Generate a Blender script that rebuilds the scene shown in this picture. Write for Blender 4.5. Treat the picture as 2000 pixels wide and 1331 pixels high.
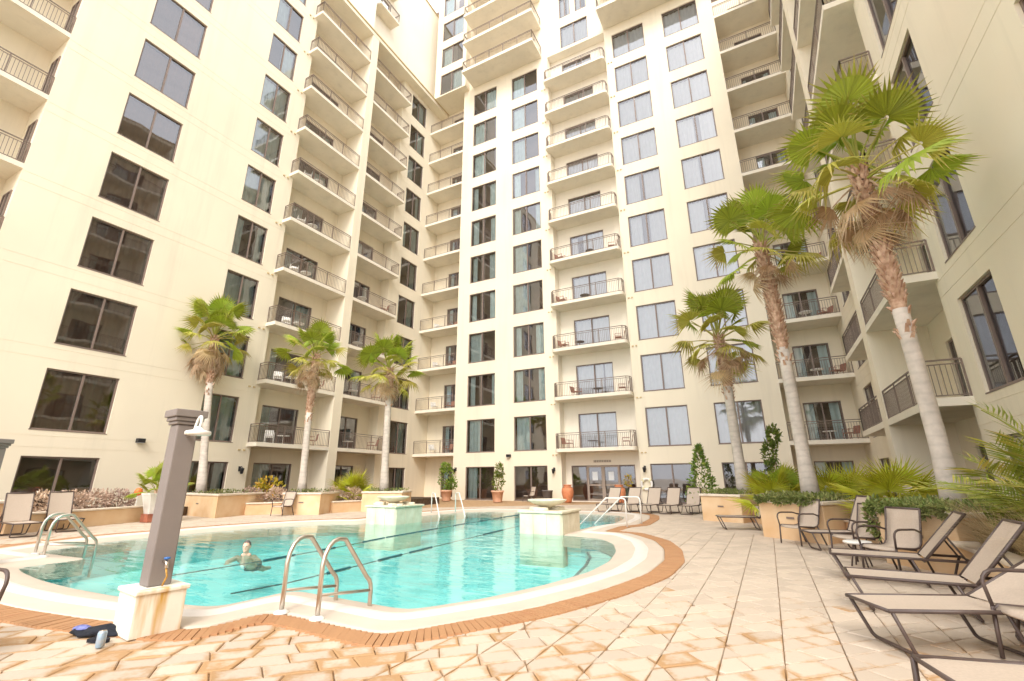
import bpy, bmesh, math, random
from mathutils import Vector, Matrix, noise
random.seed(7)
R = math.radians
for o in list(bpy.data.objects): bpy.data.objects.remove(o)
S = 1.15                                   # layout units -> metres (applied to every top-level object at the end)
scene = bpy.context.scene
col = scene.collection

# ------------------------------------------------------------------ camera
EYE = Vector((0, 0, 1.2154))
PITCH, ROLL, YAW, FPX, PCX, PCY = 0.301988, -0.00368, -0.487436, 909.825, 994.177, 653.389
fw = Vector((math.sin(YAW)*math.cos(PITCH), math.cos(YAW)*math.cos(PITCH), math.sin(PITCH)))
rt0 = Vector((math.cos(YAW), -math.sin(YAW), 0)); up0 = rt0.cross(fw)
rt = rt0*math.cos(ROLL) + up0*math.sin(ROLL); up = -rt0*math.sin(ROLL) + up0*math.cos(ROLL)
cd = bpy.data.cameras.new('camera'); cam = bpy.data.objects.new('camera', cd); col.objects.link(cam)
cd.sensor_width = 36; cd.sensor_fit = 'HORIZONTAL'; cd.lens = FPX/2000*36
cd.shift_x = (1000-PCX)/2000; cd.shift_y = (PCY-665.5)/2000
cd.clip_start = .05; cd.clip_end = 3000
mw = Matrix.Identity(4)
for i in range(3): mw[i][0], mw[i][1], mw[i][2] = rt[i], up[i], -fw[i]
mw.translation = EYE*S
cam.matrix_world = mw
scene.camera = cam
def px(p):                                  # image position (2000 wide) of a layout point
    d = Vector(p)-EYE; w = d.dot(fw)
    if w < .05: return None
    return (PCX+FPX*d.dot(rt)/w, PCY-FPX*d.dot(up)/w, w)

# ------------------------------------------------------------------ light
SUN_TO = Vector((.30, -.72, .74)).normalized()
wd = bpy.data.worlds.new('World'); scene.world = wd; wd.use_nodes = True
nt = wd.node_tree; nt.nodes.clear()
wo = nt.nodes.new('ShaderNodeOutputWorld'); bg = nt.nodes.new('ShaderNodeBackground'); sk = nt.nodes.new('ShaderNodeTexSky')
hs = nt.nodes.new('ShaderNodeHueSaturation'); hs.inputs['Saturation'].default_value = .32
sk.sky_type = 'NISHITA'; sk.sun_disc = False; sk.sun_elevation = math.asin(SUN_TO.z); sk.sun_rotation = math.atan2(SUN_TO.x, SUN_TO.y)
sk.dust_density = 4; sk.air_density = 1.2; sk.ozone_density = 1
ov = nt.nodes.new('ShaderNodeMix'); ov.data_type = 'RGBA'; ov.inputs[0].default_value = .78; ov.inputs[7].default_value = (6.0, 6.0, 6.1, 1)    # thin bright cloud deck over the clear sky
nt.links.new(sk.outputs[0], hs.inputs['Color']); nt.links.new(hs.outputs[0], ov.inputs[6]); nt.links.new(ov.outputs[2], bg.inputs[0]); nt.links.new(bg.outputs[0], wo.inputs[0])
bg.inputs[1].default_value = .15
sl = bpy.data.lights.new('sun', 'SUN'); sl.energy = .75; sl.angle = R(20); sl.color = (1, .93, .82)
so = bpy.data.objects.new('sun', sl); col.objects.link(so); so.rotation_euler = SUN_TO.to_track_quat('Z', 'Y').to_euler(); so.location = (0, 0, 60)
vs = scene.view_settings; vs.view_transform = 'Standard'; vs.look = 'None'; vs.gamma = 1; vs.use_curve_mapping = False; vs.exposure = 1.52
scene.cycles.max_bounces = 6; scene.cycles.diffuse_bounces = 4; scene.cycles.glossy_bounces = 2; scene.cycles.transparent_max_bounces = 10; scene.cycles.caustics_reflective = False; scene.cycles.caustics_refractive = False; scene.cycles.sample_clamp_indirect = 6

# ------------------------------------------------------------------ helpers
class MB:
    def __init__(s): s.v = []; s.f = []; s.c = []; s.cur = None
    def add(s, vs, fs):
        b = len(s.v); s.v += [tuple(v) for v in vs]; s.f += [[b+i for i in f] for f in fs]; s.c += [s.cur]*len(fs); return s
    def box(s, a, b, rot=None, at=None):
        x0, y0, z0 = a; x1, y1, z1 = b
        vs = [Vector(p) for p in ((x0,y0,z0),(x1,y0,z0),(x1,y1,z0),(x0,y1,z0),(x0,y0,z1),(x1,y0,z1),(x1,y1,z1),(x0,y1,z1))]
        if rot is not None: vs = [rot @ v for v in vs]
        if at is not None: vs = [v+Vector(at) for v in vs]
        return s.add(vs, [(0,3,2,1),(4,5,6,7),(0,1,5,4),(1,2,6,5),(2,3,7,6),(3,0,4,7)])
    def tube(s, pts, r, n=6, cap=True):
        pts = [Vector(p) for p in pts]; rings = []; b = len(s.v); m = len(pts)
        rs = r if isinstance(r, (list, tuple)) else [r]*m
        for i, p in enumerate(pts):
            t = (pts[min(i+1, m-1)]-pts[max(i-1, 0)]).normalized()
            a = t.orthogonal() if i == 0 else (pa - t*pa.dot(t))
            a.normalize(); pa = a; c = t.cross(a)
            for k in range(n):
                q = 2*math.pi*k/n; s.v.append(tuple(p+(a*math.cos(q)+c*math.sin(q))*rs[i]))
        for i in range(m-1):
            for k in range(n):
                k2 = (k+1) % n
                s.f.append([b+i*n+k, b+i*n+k2, b+(i+1)*n+k2, b+(i+1)*n+k]); s.c.append(s.cur)
        if cap:
            s.f.append([b+k for k in range(n)][::-1]); s.f.append([b+(m-1)*n+k for k in range(n)]); s.c += [s.cur]*2
        return s
    def lathe(s, prof, n=16, at=(0,0,0), cap=True, sq=None):
        b = len(s.v); m = len(prof)
        for r_, z in prof:
            for k in range(n):
                q = 2*math.pi*(k+.5*(sq is not None))/n; s.v.append((at[0]+r_*math.cos(q), at[1]+r_*math.sin(q), at[2]+z))
        for i in range(m-1):
            for k in range(n):
                k2 = (k+1) % n; s.f.append([b+i*n+k, b+i*n+k2, b+(i+1)*n+k2, b+(i+1)*n+k]); s.c.append(s.cur)
        if cap:
            s.f.append([b+k for k in range(n)][::-1]); s.f.append([b+(m-1)*n+k for k in range(n)]); s.c += [s.cur]*2
        return s
    def prism(s, poly, z0, z1):
        n = len(poly); vs = [(p[0], p[1], z0) for p in poly]+[(p[0], p[1], z1) for p in poly]
        return s.add(vs, [list(range(n))[::-1], list(range(n, 2*n))]+[[i, (i+1) % n, n+(i+1) % n, n+i] for i in range(n)])
    def mesh(s, name, smooth=False):
        me = bpy.data.meshes.new(name); me.from_pydata(s.v, [], s.f)
        if smooth: me.polygons.foreach_set('use_smooth', [True]*len(s.f))
        if any(c is not None for c in s.c):
            at = me.color_attributes.new('tint', 'FLOAT_COLOR', 'CORNER'); dat = []
            for f, c in zip(s.f, s.c):
                c = c or (.5, .5, .5)
                for i_ in range(len(f)): q = c[i_] if isinstance(c, list) else c; dat += [q[0], q[1], q[2], 1]
            at.data.foreach_set('color', dat)
        me.update(); return me
    def build(s, name, m, parent=None, smooth=False, loc=None):
        return link(name, s.mesh(name, smooth), m, parent, loc)
def link(name, me, m, parent=None, loc=None, rz=0):
    if m is not None and not me.materials: me.materials.append(m)
    o = bpy.data.objects.new(name, me); col.objects.link(o)
    if parent: o.parent = parent
    if loc is not None: o.location = loc
    if rz: o.rotation_euler.z = rz
    return o
def tag(o, label=None, cat=None, group=None, kind=None):
    if label: o['label'] = label
    if cat: o['category'] = cat
    if group: o['group'] = group
    if kind: o['kind'] = kind
    return o
def empty(name, loc=(0,0,0), rz=0):
    o = bpy.data.objects.new(name, None); col.objects.link(o); o.location = loc; o.rotation_euler.z = rz; o.empty_display_size = .2; return o
def copy_tree(o, parent=None):
    c = o.copy(); col.objects.link(c); c.parent = parent
    for ch in list(o.children): copy_tree(ch, c)
    return c
def recalc(o):
    bm = bmesh.new(); bm.from_mesh(o.data); bmesh.ops.remove_doubles(bm, verts=bm.verts, dist=1e-4); bmesh.ops.recalc_face_normals(bm, faces=bm.faces); bm.to_mesh(o.data); bm.free(); return o
def bevel(o, w, seg=2):
    md = o.modifiers.new('bevel', 'BEVEL'); md.width = w; md.segments = seg; md.limit_method = 'ANGLE'; return o

# ------------------------------------------------------------------ materials
MATS = {}
def mat(name, c, rough=.6, var=.08, scale=4., bump=0., bscale=40., metal=0., rnd=0., spec=.4, tint=False, c2=None, detail=4.):
    m = bpy.data.materials.new(name); m.use_nodes = True; MATS[name] = m
    n = m.node_tree; L = n.links.new; p = n.nodes['Principled BSDF']
    tc = n.nodes.new('ShaderNodeTexCoord'); nz = n.nodes.new('ShaderNodeTexNoise'); nz.inputs['Scale'].default_value = scale; nz.inputs['Detail'].default_value = detail
    L(tc.outputs['Object'], nz.inputs['Vector'])
    mx = n.nodes.new('ShaderNodeMix'); mx.data_type = 'RGBA'
    a = [max(0, x*(1-var)) for x in c]; b = list(c2) if c2 else [min(1, x*(1+var)) for x in c]
    mx.inputs[6].default_value = (*a, 1); mx.inputs[7].default_value = (*b, 1)
    rp = n.nodes.new('ShaderNodeMapRange'); rp.inputs[1].default_value = .3; rp.inputs[2].default_value = .7
    L(nz.outputs[0], rp.inputs[0]); L(rp.outputs[0], mx.inputs[0]); outc = mx.outputs[2]
    if rnd or tint:
        h = n.nodes.new('ShaderNodeHueSaturation'); mr = n.nodes.new('ShaderNodeMapRange')
        if tint:
            at = n.nodes.new('ShaderNodeAttribute'); at.attribute_name = 'tint'; sp = n.nodes.new('ShaderNodeSeparateColor'); L(at.outputs['Color'], sp.inputs[0]); src = sp.outputs[0]
        else:
            oi = n.nodes.new('ShaderNodeObjectInfo'); src = oi.outputs['Random']
        k = rnd or .2
        mr.inputs[3].default_value = 1-k; mr.inputs[4].default_value = 1+k; L(src, mr.inputs[0]); L(mr.outputs[0], h.inputs['Value']); L(outc, h.inputs['Color']); outc = h.outputs[0]
    L(outc, p.inputs['Base Color'])
    p.inputs['Roughness'].default_value = rough; p.inputs['Metallic'].default_value = metal; p.inputs['Specular IOR Level'].default_value = spec
    if bump:
        n2 = n.nodes.new('ShaderNodeTexNoise'); n2.inputs['Scale'].default_value = bscale; n2.inputs['Detail'].default_value = 6; L(tc.outputs['Object'], n2.inputs['Vector'])
        bp = n.nodes.new('ShaderNodeBump'); bp.inputs['Strength'].default_value = bump; bp.inputs['Distance'].default_value = .02; L(n2.outputs[0], bp.inputs['Height']); L(bp.outputs[0], p.inputs['Normal'])
    return m
WALL = mat('cream_stucco', (.815, .735, .585), .85, .035, .35, .12, 60, spec=.2)
WHITEWALL = mat('pale_stucco', (.86, .80, .69), .85, .03, .4, .1, 60, spec=.2)
SLABM = mat('slab_concrete', (.80, .735, .62), .85, .04, 1.2, .08, 50, spec=.2)
TRIM = mat('coping_trim', (.55, .42, .22), .7, .1, 3)
def add_streaks(m, amt):
    n = m.node_tree; L = n.links.new; p = n.nodes['Principled BSDF']; geo = n.nodes.new('ShaderNodeNewGeometry'); mp = n.nodes.new('ShaderNodeMapping'); mp.inputs['Scale'].default_value = (1.7, 1.7, .11); L(geo.outputs['Position'], mp.inputs[0])
    nz = n.nodes.new('ShaderNodeTexNoise'); nz.inputs['Scale'].default_value = 1; nz.inputs['Detail'].default_value = 6; nz.inputs['Roughness'].default_value = .65; L(mp.outputs[0], nz.inputs['Vector'])
    r = n.nodes.new('ShaderNodeMapRange'); r.inputs[1].default_value = .52; r.inputs[2].default_value = .78; r.inputs[3].default_value = 1; r.inputs[4].default_value = 1-amt; L(nz.outputs[0], r.inputs[0])
    h = n.nodes.new('ShaderNodeHueSaturation'); L(p.inputs['Base Color'].links[0].from_socket, h.inputs['Color']); L(r.outputs[0], h.inputs['Value']); L(h.outputs[0], p.inputs['Base Color'])
for m_, a_ in ((WALL, .10), (WHITEWALL, .07), (SLABM, .12)): add_streaks(m_, a_)
FRAME = mat('bronze_frame', (.22, .165, .14), .45, .12, 3, spec=.4)
RAIL = mat('bronze_railing', (.21, .16, .13), .5, .15, 5, spec=.4)
DARK = mat('unlit_room_dark', (.13, .088, .07), .9, .4, .6)  # dark brown standing in for the shade inside unlit rooms
DRAPE = mat('brown_drape', (.24, .145, .11), .9, .2, 1.5, rnd=.3)
CURT = mat('sheer_curtain', (.66, .83, .82), .9, .1, 2.5, rnd=.18)
CURT2 = mat('white_curtain', (.60, .605, .61), .9, .05, 2.5, rnd=.08)
STEEL = mat('brushed_steel', (.62, .55, .47), .28, .1, 8, metal=.9)
WHITEP = mat('white_paint', (.82, .80, .76), .35, .05, 6)
SLING = mat('sling_fabric', (.49, .40, .32), .9, .06, 60, .25, 300)
BROWNM = mat('brown_frame', (.085, .058, .05), .42, .2, 8, spec=.5)
PLANTER = mat('planter_stucco', (.76, .49, .26), .85, .1, 1.6, .15, 50, c2=(.80, .60, .39))
CAPM = mat('planter_cap', (.74, .64, .52), .8, .1, 5, .2, 40)
STONE = mat('fountain_stone', (.74, .66, .48), .75, .12, 3.5, .3, 25, c2=(.82, .76, .62))
TERRA = mat('terracotta', (.66, .25, .12), .75, .14, 5, .15, 40)
TERRA2 = mat('pale_terracotta', (.72, .42, .28), .8, .12, 5, .15, 40)
POSTM = mat('taupe_post', (.225, .195, .18), .6, .07, 2.5, .12, 90)
SOIL = mat('soil', (.10, .07, .045), 1, .3, 8, .5, 30)
TRUNK = mat('palm_trunk_grey', (.55, .485, .42), .9, .16, 5, .35, 60)
def add_rings(m, scale, dark, z=True):
    """uneven leaf-scar rings up a trunk: colour and relief"""
    n = m.node_tree; L = n.links.new; p = n.nodes['Principled BSDF']; tc = n.nodes.new('ShaderNodeTexCoord'); w = n.nodes.new('ShaderNodeTexWave'); w.bands_direction = 'Z'; w.inputs['Scale'].default_value = scale; w.inputs['Distortion'].default_value = 5; w.inputs['Detail'].default_value = 3; w.inputs['Detail Scale'].default_value = 1.5
    L(tc.outputs['Object'], w.inputs['Vector']); r = n.nodes.new('ShaderNodeMapRange'); r.inputs[1].default_value = .0; r.inputs[2].default_value = .35; r.inputs[3].default_value = dark; r.inputs[4].default_value = 1; L(w.outputs['Fac'], r.inputs[0])
    h = n.nodes.new('ShaderNodeHueSaturation'); src = p.inputs['Base Color'].links[0].from_socket; L(src, h.inputs['Color']); L(r.outputs[0], h.inputs['Value']); L(h.outputs[0], p.inputs['Base Color'])
    bp = n.nodes.new('ShaderNodeBump'); bp.inputs['Strength'].default_value = .05; bp.inputs['Distance'].default_value = .02; L(w.outputs['Fac'], bp.inputs['Height']); L(p.inputs['Normal'].links[0].from_socket, bp.inputs['Normal']); L(bp.outputs[0], p.inputs['Normal'])
add_rings(TRUNK, 1.9, .91)
BOOT = mat('palm_leaf_bases', (.44, .23, .13), .9, .3, 9, .3, 40, c2=(.68, .48, .35))
SKIN = mat('skin', (.78, .47, .35), .5, .07, 9)
HAIR = mat('hair', (.13, .11, .10), .7, .3, 30)
BLACKF = mat('black_fabric', (.012, .014, .022), .85, .4, 20, .3, 60)
BLUEP = mat('blue_plastic', (.05, .16, .45), .4, .2, 20)
BLACKM = mat('black_metal', (.02, .02, .022), .45, .2, 10)
WICKER = mat('wicker', (.16, .14, .13), .8, .3, 40, .6, 90)
ORANGE = mat('orange_plastic', (.85, .20, .05), .5, .05, 8)
PAPER = mat('paper', (.72, .76, .80), .8, .05, 30)

def glass_mat(name, tint, refl, rough=.02):
    m = bpy.data.materials.new(name); m.use_nodes = True; n = m.node_tree; n.nodes.clear(); L = n.links.new
    out = n.nodes.new('ShaderNodeOutputMaterial'); tr = n.nodes.new('ShaderNodeBsdfTransparent'); gl = n.nodes.new('ShaderNodeBsdfGlossy'); mx = n.nodes.new('ShaderNodeMixShader')
    fr = n.nodes.new('ShaderNodeFresnel'); fr.inputs[0].default_value = 1.5
    mr = n.nodes.new('ShaderNodeMapRange'); mr.inputs[3].default_value = refl; mr.inputs[4].default_value = 1; L(fr.outputs[0], mr.inputs[0])
    tc = n.nodes.new('ShaderNodeNewGeometry'); nz = n.nodes.new('ShaderNodeTexNoise'); nz.inputs['Scale'].default_value = .8; nz.inputs['Detail'].default_value = 1; L(tc.outputs['Position'], nz.inputs['Vector'])
    bp = n.nodes.new('ShaderNodeBump'); bp.inputs['Strength'].default_value = .09; bp.inputs['Distance'].default_value = .05; L(nz.outputs[0], bp.inputs['Height']); L(bp.outputs[0], gl.inputs['Normal'])
    tr.inputs[0].default_value = (*tint, 1); gl.inputs[0].default_value = (.88, .89, .93, 1); gl.inputs['Roughness'].default_value = rough
    L(mr.outputs[0], mx.inputs[0]); L(tr.outputs[0], mx.inputs[1]); L(gl.outputs[0], mx.inputs[2]); L(mx.outputs[0], out.inputs[0]); return m
GLASS = glass_mat('tinted_glass', (.84, .86, .86), .15)

def leaf_mat(name, c, tip, rnd=.25, trans=.25):
    """foliage: base colour, tips of another colour (attribute tint.g), random value per leaf"""
    m = bpy.data.materials.new(name); m.use_nodes = True; n = m.node_tree; L = n.links.new; p = n.nodes['Principled BSDF']; out = n.nodes['Material Output']
    at = n.nodes.new('ShaderNodeAttribute'); at.attribute_name = 'tint'; sp = n.nodes.new('ShaderNodeSeparateColor'); L(at.outputs['Color'], sp.inputs[0])
    mx = n.nodes.new('ShaderNodeMix'); mx.data_type = 'RGBA'; mx.inputs[6].default_value = (*c, 1); mx.inputs[7].default_value = (*tip, 1); L(sp.outputs[1], mx.inputs[0])
    oi = n.nodes.new('ShaderNodeObjectInfo'); ad = n.nodes.new('ShaderNodeMath'); ad.operation = 'MULTIPLY_ADD'; L(oi.outputs['Random'], ad.inputs[0]); ad.inputs[1].default_value = .5
    hf = n.nodes.new('ShaderNodeMath'); hf.operation = 'MULTIPLY'; hf.inputs[1].default_value = .5; L(sp.outputs[0], hf.inputs[0]); L(hf.outputs[0], ad.inputs[2])
    mr = n.nodes.new('ShaderNodeMapRange'); mr.inputs[3].default_value = 1-rnd; mr.inputs[4].default_value = 1+rnd; L(ad.outputs[0], mr.inputs[0])
    h = n.nodes.new('ShaderNodeHueSaturation'); L(mx.outputs[2], h.inputs['Color']); L(mr.outputs[0], h.inputs['Value'])
    mh = n.nodes.new('ShaderNodeMapRange'); mh.inputs[3].default_value = .485; mh.inputs[4].default_value = .515; L(oi.outputs['Random'], mh.inputs[0]); L(mh.outputs[0], h.inputs['Hue'])
    L(h.outputs[0], p.inputs['Base Color']); p.inputs['Roughness'].default_value = .5; p.inputs['Specular IOR Level'].default_value = .35
    tr = n.nodes.new('ShaderNodeBsdfTranslucent'); L(h.outputs[0], tr.inputs[0]); ms = n.nodes.new('ShaderNodeMixShader'); ms.inputs[0].default_value = trans
    L(p.outputs[0], ms.inputs[1]); L(tr.outputs[0], ms.inputs[2]); L(ms.outputs[0], out.inputs[0]); return m
PALMG = leaf_mat('palm_green', (.30, .37, .035), (.66, .54, .18), .42, .34)
PALMY = leaf_mat('palm_yellow_green', (.45, .42, .07), (.68, .54, .27), .35, .3)
PALMD = leaf_mat('palm_dead', (.58, .41, .24), (.70, .57, .42), .35)
FRONDB = leaf_mat('bush_frond', (.40, .42, .025), (.62, .48, .06), .35)
LEAFG = leaf_mat('shrub_green', (.13, .20, .035), (.32, .35, .07), .45)
LEAFL = leaf_mat('shrub_light_green', (.15, .25, .03), (.36, .40, .08), .45)
LEAFP = leaf_mat('pink_dry_shrub', (.52, .36, .27), (.70, .56, .46), .45)
LEAFC = leaf_mat('ground_cover', (.15, .20, .05), (.38, .38, .14), .5)
LEAFY = leaf_mat('croton_leaf', (.40, .36, .03), (.70, .40, .06), .4)
GRASSD = leaf_mat('dry_grass', (.52, .38, .20), (.66, .52, .32), .35)

# deck paving: pale stone, honey staining with soft edges, per-piece tint
def paver_mat(name, pale, stain, brick=False):
    m = bpy.data.materials.new(name); m.use_nodes = True; n = m.node_tree; L = n.links.new; p = n.nodes['Principled BSDF']
    tc = n.nodes.new('ShaderNodeTexCoord'); geo = n.nodes.new('ShaderNodeNewGeometry'); at = n.nodes.new('ShaderNodeAttribute'); at.attribute_name = 'tint'
    sp = n.nodes.new('ShaderNodeSeparateColor'); L(at.outputs['Color'], sp.inputs[0])
    n1 = n.nodes.new('ShaderNodeTexNoise'); n1.inputs['Scale'].default_value = 3.4; n1.inputs['Detail'].default_value = 5; L(geo.outputs['Position'], n1.inputs['Vector'])
    n2 = n.nodes.new('ShaderNodeTexNoise'); n2.inputs['Scale'].default_value = 26; n2.inputs['Detail'].default_value = 5; L(geo.outputs['Position'], n2.inputs['Vector'])
    a = n.nodes.new('ShaderNodeMath'); a.operation = 'ADD'; L(n1.outputs[0], a.inputs[0]); L(sp.outputs[1], a.inputs[1])     # tint.g = how stained this piece is
    m2 = n.nodes.new('ShaderNodeMath'); m2.operation = 'MULTIPLY_ADD'; L(n2.outputs[0], m2.inputs[0]); m2.inputs[1].default_value = .35; L(a.outputs[0], m2.inputs[2])
    r = n.nodes.new('ShaderNodeMapRange'); r.inputs[1].default_value = .82; r.inputs[2].default_value = 1.15; L(m2.outputs[0], r.inputs[0])
    mx = n.nodes.new('ShaderNodeMix'); mx.data_type = 'RGBA'; mx.inputs[6].default_value = (*pale, 1); mx.inputs[7].default_value = (*stain, 1); L(r.outputs[0], mx.inputs[0])
    h = n.nodes.new('ShaderNodeHueSaturation'); mr = n.nodes.new('ShaderNodeMapRange'); mr.inputs[3].default_value = .90; mr.inputs[4].default_value = 1.08; L(sp.outputs[0], mr.inputs[0]); L(mr.outputs[0], h.inputs['Value']); L(mx.outputs[2], h.inputs['Color'])
    L(h.outputs[0], p.inputs['Base Color']); p.inputs['Roughness'].default_value = .7; p.inputs['Specular IOR Level'].default_value = .3
    bp = n.nodes.new('ShaderNodeBump'); bp.inputs['Strength'].default_value = .35; bp.inputs['Distance'].default_value = .012; L(n2.outputs[0], bp.inputs['Height']); L(bp.outputs[0], p.inputs['Normal'])
    return m
PAVE = paver_mat('stone_paver', (.565, .47, .375), (.44, .265, .13))
BRICKM = paver_mat('orange_brick', (.44, .235, .115), (.39, .18, .085))
GROUT = mat('grout', (.45, .29, .16), .95, .2, 6, .2, 40)

# pool
def water_mat():
    m = bpy.data.materials.new('pool_water'); m.use_nodes = True; n = m.node_tree; n.nodes.clear(); L = n.links.new
    out = n.nodes.new('ShaderNodeOutputMaterial'); tr = n.nodes.new('ShaderNodeBsdfTransparent'); gl = n.nodes.new('ShaderNodeBsdfGlossy'); mx = n.nodes.new('ShaderNodeMixShader')
    fr = n.nodes.new('ShaderNodeFresnel'); fr.inputs[0].default_value = 1.26
    geo = n.nodes.new('ShaderNodeNewGeometry'); mp = n.nodes.new('ShaderNodeMapping'); mp.inputs['Rotation'].default_value = (0, 0, R(-28)); mp.inputs['Scale'].default_value = (.55, 2.1, 1); L(geo.outputs['Position'], mp.inputs[0])
    n1 = n.nodes.new('ShaderNodeTexNoise'); n1.inputs['Scale'].default_value = 1.5; n1.inputs['Detail'].default_value = 3; n1.inputs['Distortion'].default_value = .6; L(mp.outputs[0], n1.inputs['Vector'])
    bp = n.nodes.new('ShaderNodeBump'); bp.inputs['Strength'].default_value = .28; bp.inputs['Distance'].default_value = .06; L(n1.outputs[0], bp.inputs['Height'])
    L(bp.outputs[0], fr.inputs['Normal']); L(bp.outputs[0], gl.inputs['Normal'])
    tr.inputs[0].default_value = (.70, .995, .98, 1); gl.inputs['Roughness'].default_value = .02; gl.inputs[0].default_value = (1, 1, 1, 1)
    L(fr.outputs[0], mx.inputs[0]); L(tr.outputs[0], mx.inputs[1]); L(gl.outputs[0], mx.inputs[2]); L(mx.outputs[0], out.inputs[0]); return m
WATER = water_mat()
BASIN = mat('pool_plaster', (.36, .92, .93), .8, .10, 1.3, c2=(.50, .97, .97))
STEPM = mat('pool_step_plaster', (.70, .84, .76), .8, .06, 3)
TILED = mat('dark_lane_tile', (.02, .12, .14), .4, .2, 8)
COPE = mat('pool_coping', (.60, .51, .42), .7, .05, 2.5, .1, 60)
COPEW = mat('pool_lip_highlight', (.72, .66, .60), .6, .03, 4)  # coping colour whitened to carry the highlight along the ridge

# ------------------------------------------------------------------ ground and deck
YF, XL, XR, XLB, XRB = 26.39, -21.62, 4.26, -20.9, 3.5
AX = -7.85
half = [(0,3.14),(1.0,3.18),(1.9,3.29),(2.55,3.42),(2.60,4.33),(4.42,4.25),(4.86,5.03),(5.18,5.98),(5.40,7.05),(5.40,8.1),(5.2,9.2),(4.86,10.2),(4.35,10.95),(3.3,11.2),(3.3,13.5),(3.62,14.2),(3.5,16),(3.24,17.3),(2.75,18.0),(1.5,18.25),(0,18.3)]
def lx(x, y): return AX - x*(.95 if 6 < y < 11 else 1)
pool = [Vector((AX+x, y)) for x, y in half] + [Vector((lx(x, y), y)) for x, y in half[-2:0:-1]]
NS = [max(2, round((pool[(i+1) % len(pool)]-pool[i]).length/.1)) for i in range(len(pool))]
def ring_at(d, smooth=4):
    """pool outline moved outwards by d (mitred), resampled the same way for every d"""
    n = len(pool); out = []
    for i in range(n):
        a, p, c = pool[i-1], pool[i], pool[(i+1) % n]
        t0, t1 = (p-a).normalized(), (c-p).normalized(); n0, n1 = Vector((t0.y, -t0.x)), Vector((t1.y, -t1.x)); m = (n0+n1)
        out.append(p+m*(d/max(.25, (1+n0.dot(n1)))))
    P = []
    for i in range(n):
        for k in range(NS[i]): P.append(out[i].lerp(out[(i+1) % n], k/NS[i]))
    for _ in range(smooth): P = [(P[i-1]+P[i]*2+P[(i+1) % len(P)])/4 for i in range(len(P))]
    return P
PW = ring_at(0)                                                           # water's edge, counter-clockwise
def offset(P, d): return ring_at(d)
def inside(p, poly):
    c = False; j = len(poly)-1
    for i in range(len(poly)):
        a, b = poly[i], poly[j]
        if (a[1] > p[1]) != (b[1] > p[1]) and p[0] < (b[0]-a[0])*(p[1]-a[1])/(b[1]-a[1])+a[0]: c = not c
        j = i
    return c
def fan_fill(P, z, name, m):
    bm = bmesh.new(); vs_ = [bm.verts.new((p[0], p[1], z)) for p in P]; f = bm.faces.new(vs_); bmesh.ops.triangulate(bm, faces=[f])
    me = bpy.data.meshes.new(name); bm.to_mesh(me); bm.free(); return link(name, me, m)
tag(fan_fill(offset(PW, .05), -.055, 'pool_water', WATER), kind='structure', label='turquoise swimming pool water with rippled reflections', cat='water')
b = MB(); n = len(PW); Q = [(p[0], p[1]) for p in PW]
prof_basin = [(.06, -.06, 0), (.06, -.75, 0)]
vsb = [(q[0], q[1], -.06) for q in offset(PW, .06)]+[(q[0], q[1], -.75) for q in offset(PW, .06)]
b.add(vsb, [[i, (i+1) % n, n+(i+1) % n, n+i] for i in range(n)])
basin = b.build('pool_basin', BASIN); tag(basin, 'turquoise plaster walls and floor of the pool', 'pool', kind='structure')
bf = fan_fill(offset(PW, .06), -.75, 'pool_floor', BASIN); bf.parent = basin
# underwater step round the right-hand lobe, with its dark tile edge
st = [p for p in PW if p.x > -4.6 and 5.6 < p.y < 11.0]
ins = []
for i, p in enumerate(st):
    t = (st[min(i+1, len(st)-1)]-st[max(i-1, 0)]); nrm = Vector((-t.y, t.x)).normalized(); w = .62*math.sin(math.pi*(.08+.84*i/(len(st)-1)))**.5; ins.append(p+nrm*w)
b = MB(); k = len(st)
b.add([(p.x+.05, p.y, -.32) for p in st]+[(p.x, p.y, -.32) for p in ins]+[(p.x, p.y, -.74) for p in ins], [[i, i+1, k+i+1, k+i] for i in range(k-1)]+[[k+i, k+i+1, 2*k+i+1, 2*k+i] for i in range(k-1)])
b.build('step', STEPM, basin)
b = MB(); b.add([(p.x, p.y, -.312) for p in ins]+[(p.x+.06, p.y+.01, -.312) for p in ins], [[i, i+1, k+i+1, k+i] for i in range(k-1)]); b.build('tile_line', TILED, basin)
for pts in ([(-5.80, 3.9), (-5.72, 4.6), (-5.85, 6), (-6.0, 7.4), (-6.24, 9.98), (-6.6, 14), (-6.7, 17)], [(-7.62, 4.2), (-7.6, 5.6), (-7.75, 7.25), (-8.0, 9), (-8.18, 11.2), (-8.45, 15.5), (-8.5, 17)]):
    m_ = len(pts)
    # floating divider rope: short dark floats just under the surface
    b2 = MB(); d = 0
    for i in range(m_-1):
        a_, c_ = Vector((*pts[i], -.062)), Vector((*pts[i+1], -.062)); L_ = (c_-a_).length; s_ = 0
        while s_ < L_:
            e_ = min(L_, s_+.45+.5*random.random()); w_ = .008 if random.random() < .5 else .022
            b2.tube([a_.lerp(c_, s_/L_), a_.lerp(c_, e_/L_)], w_, 6); s_ = e_
    o = b2.build('divider_rope', TILED); ropes = globals().setdefault('ROPES', []); ropes.append(o)
tag(ROPES[0], 'dark floating divider rope crossing the pool, nearer the handrail', 'rope', 'pool divider ropes'); tag(ROPES[1], 'dark floating divider rope crossing the pool, farther one near the swimmer', 'rope', 'pool divider ropes')

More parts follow.
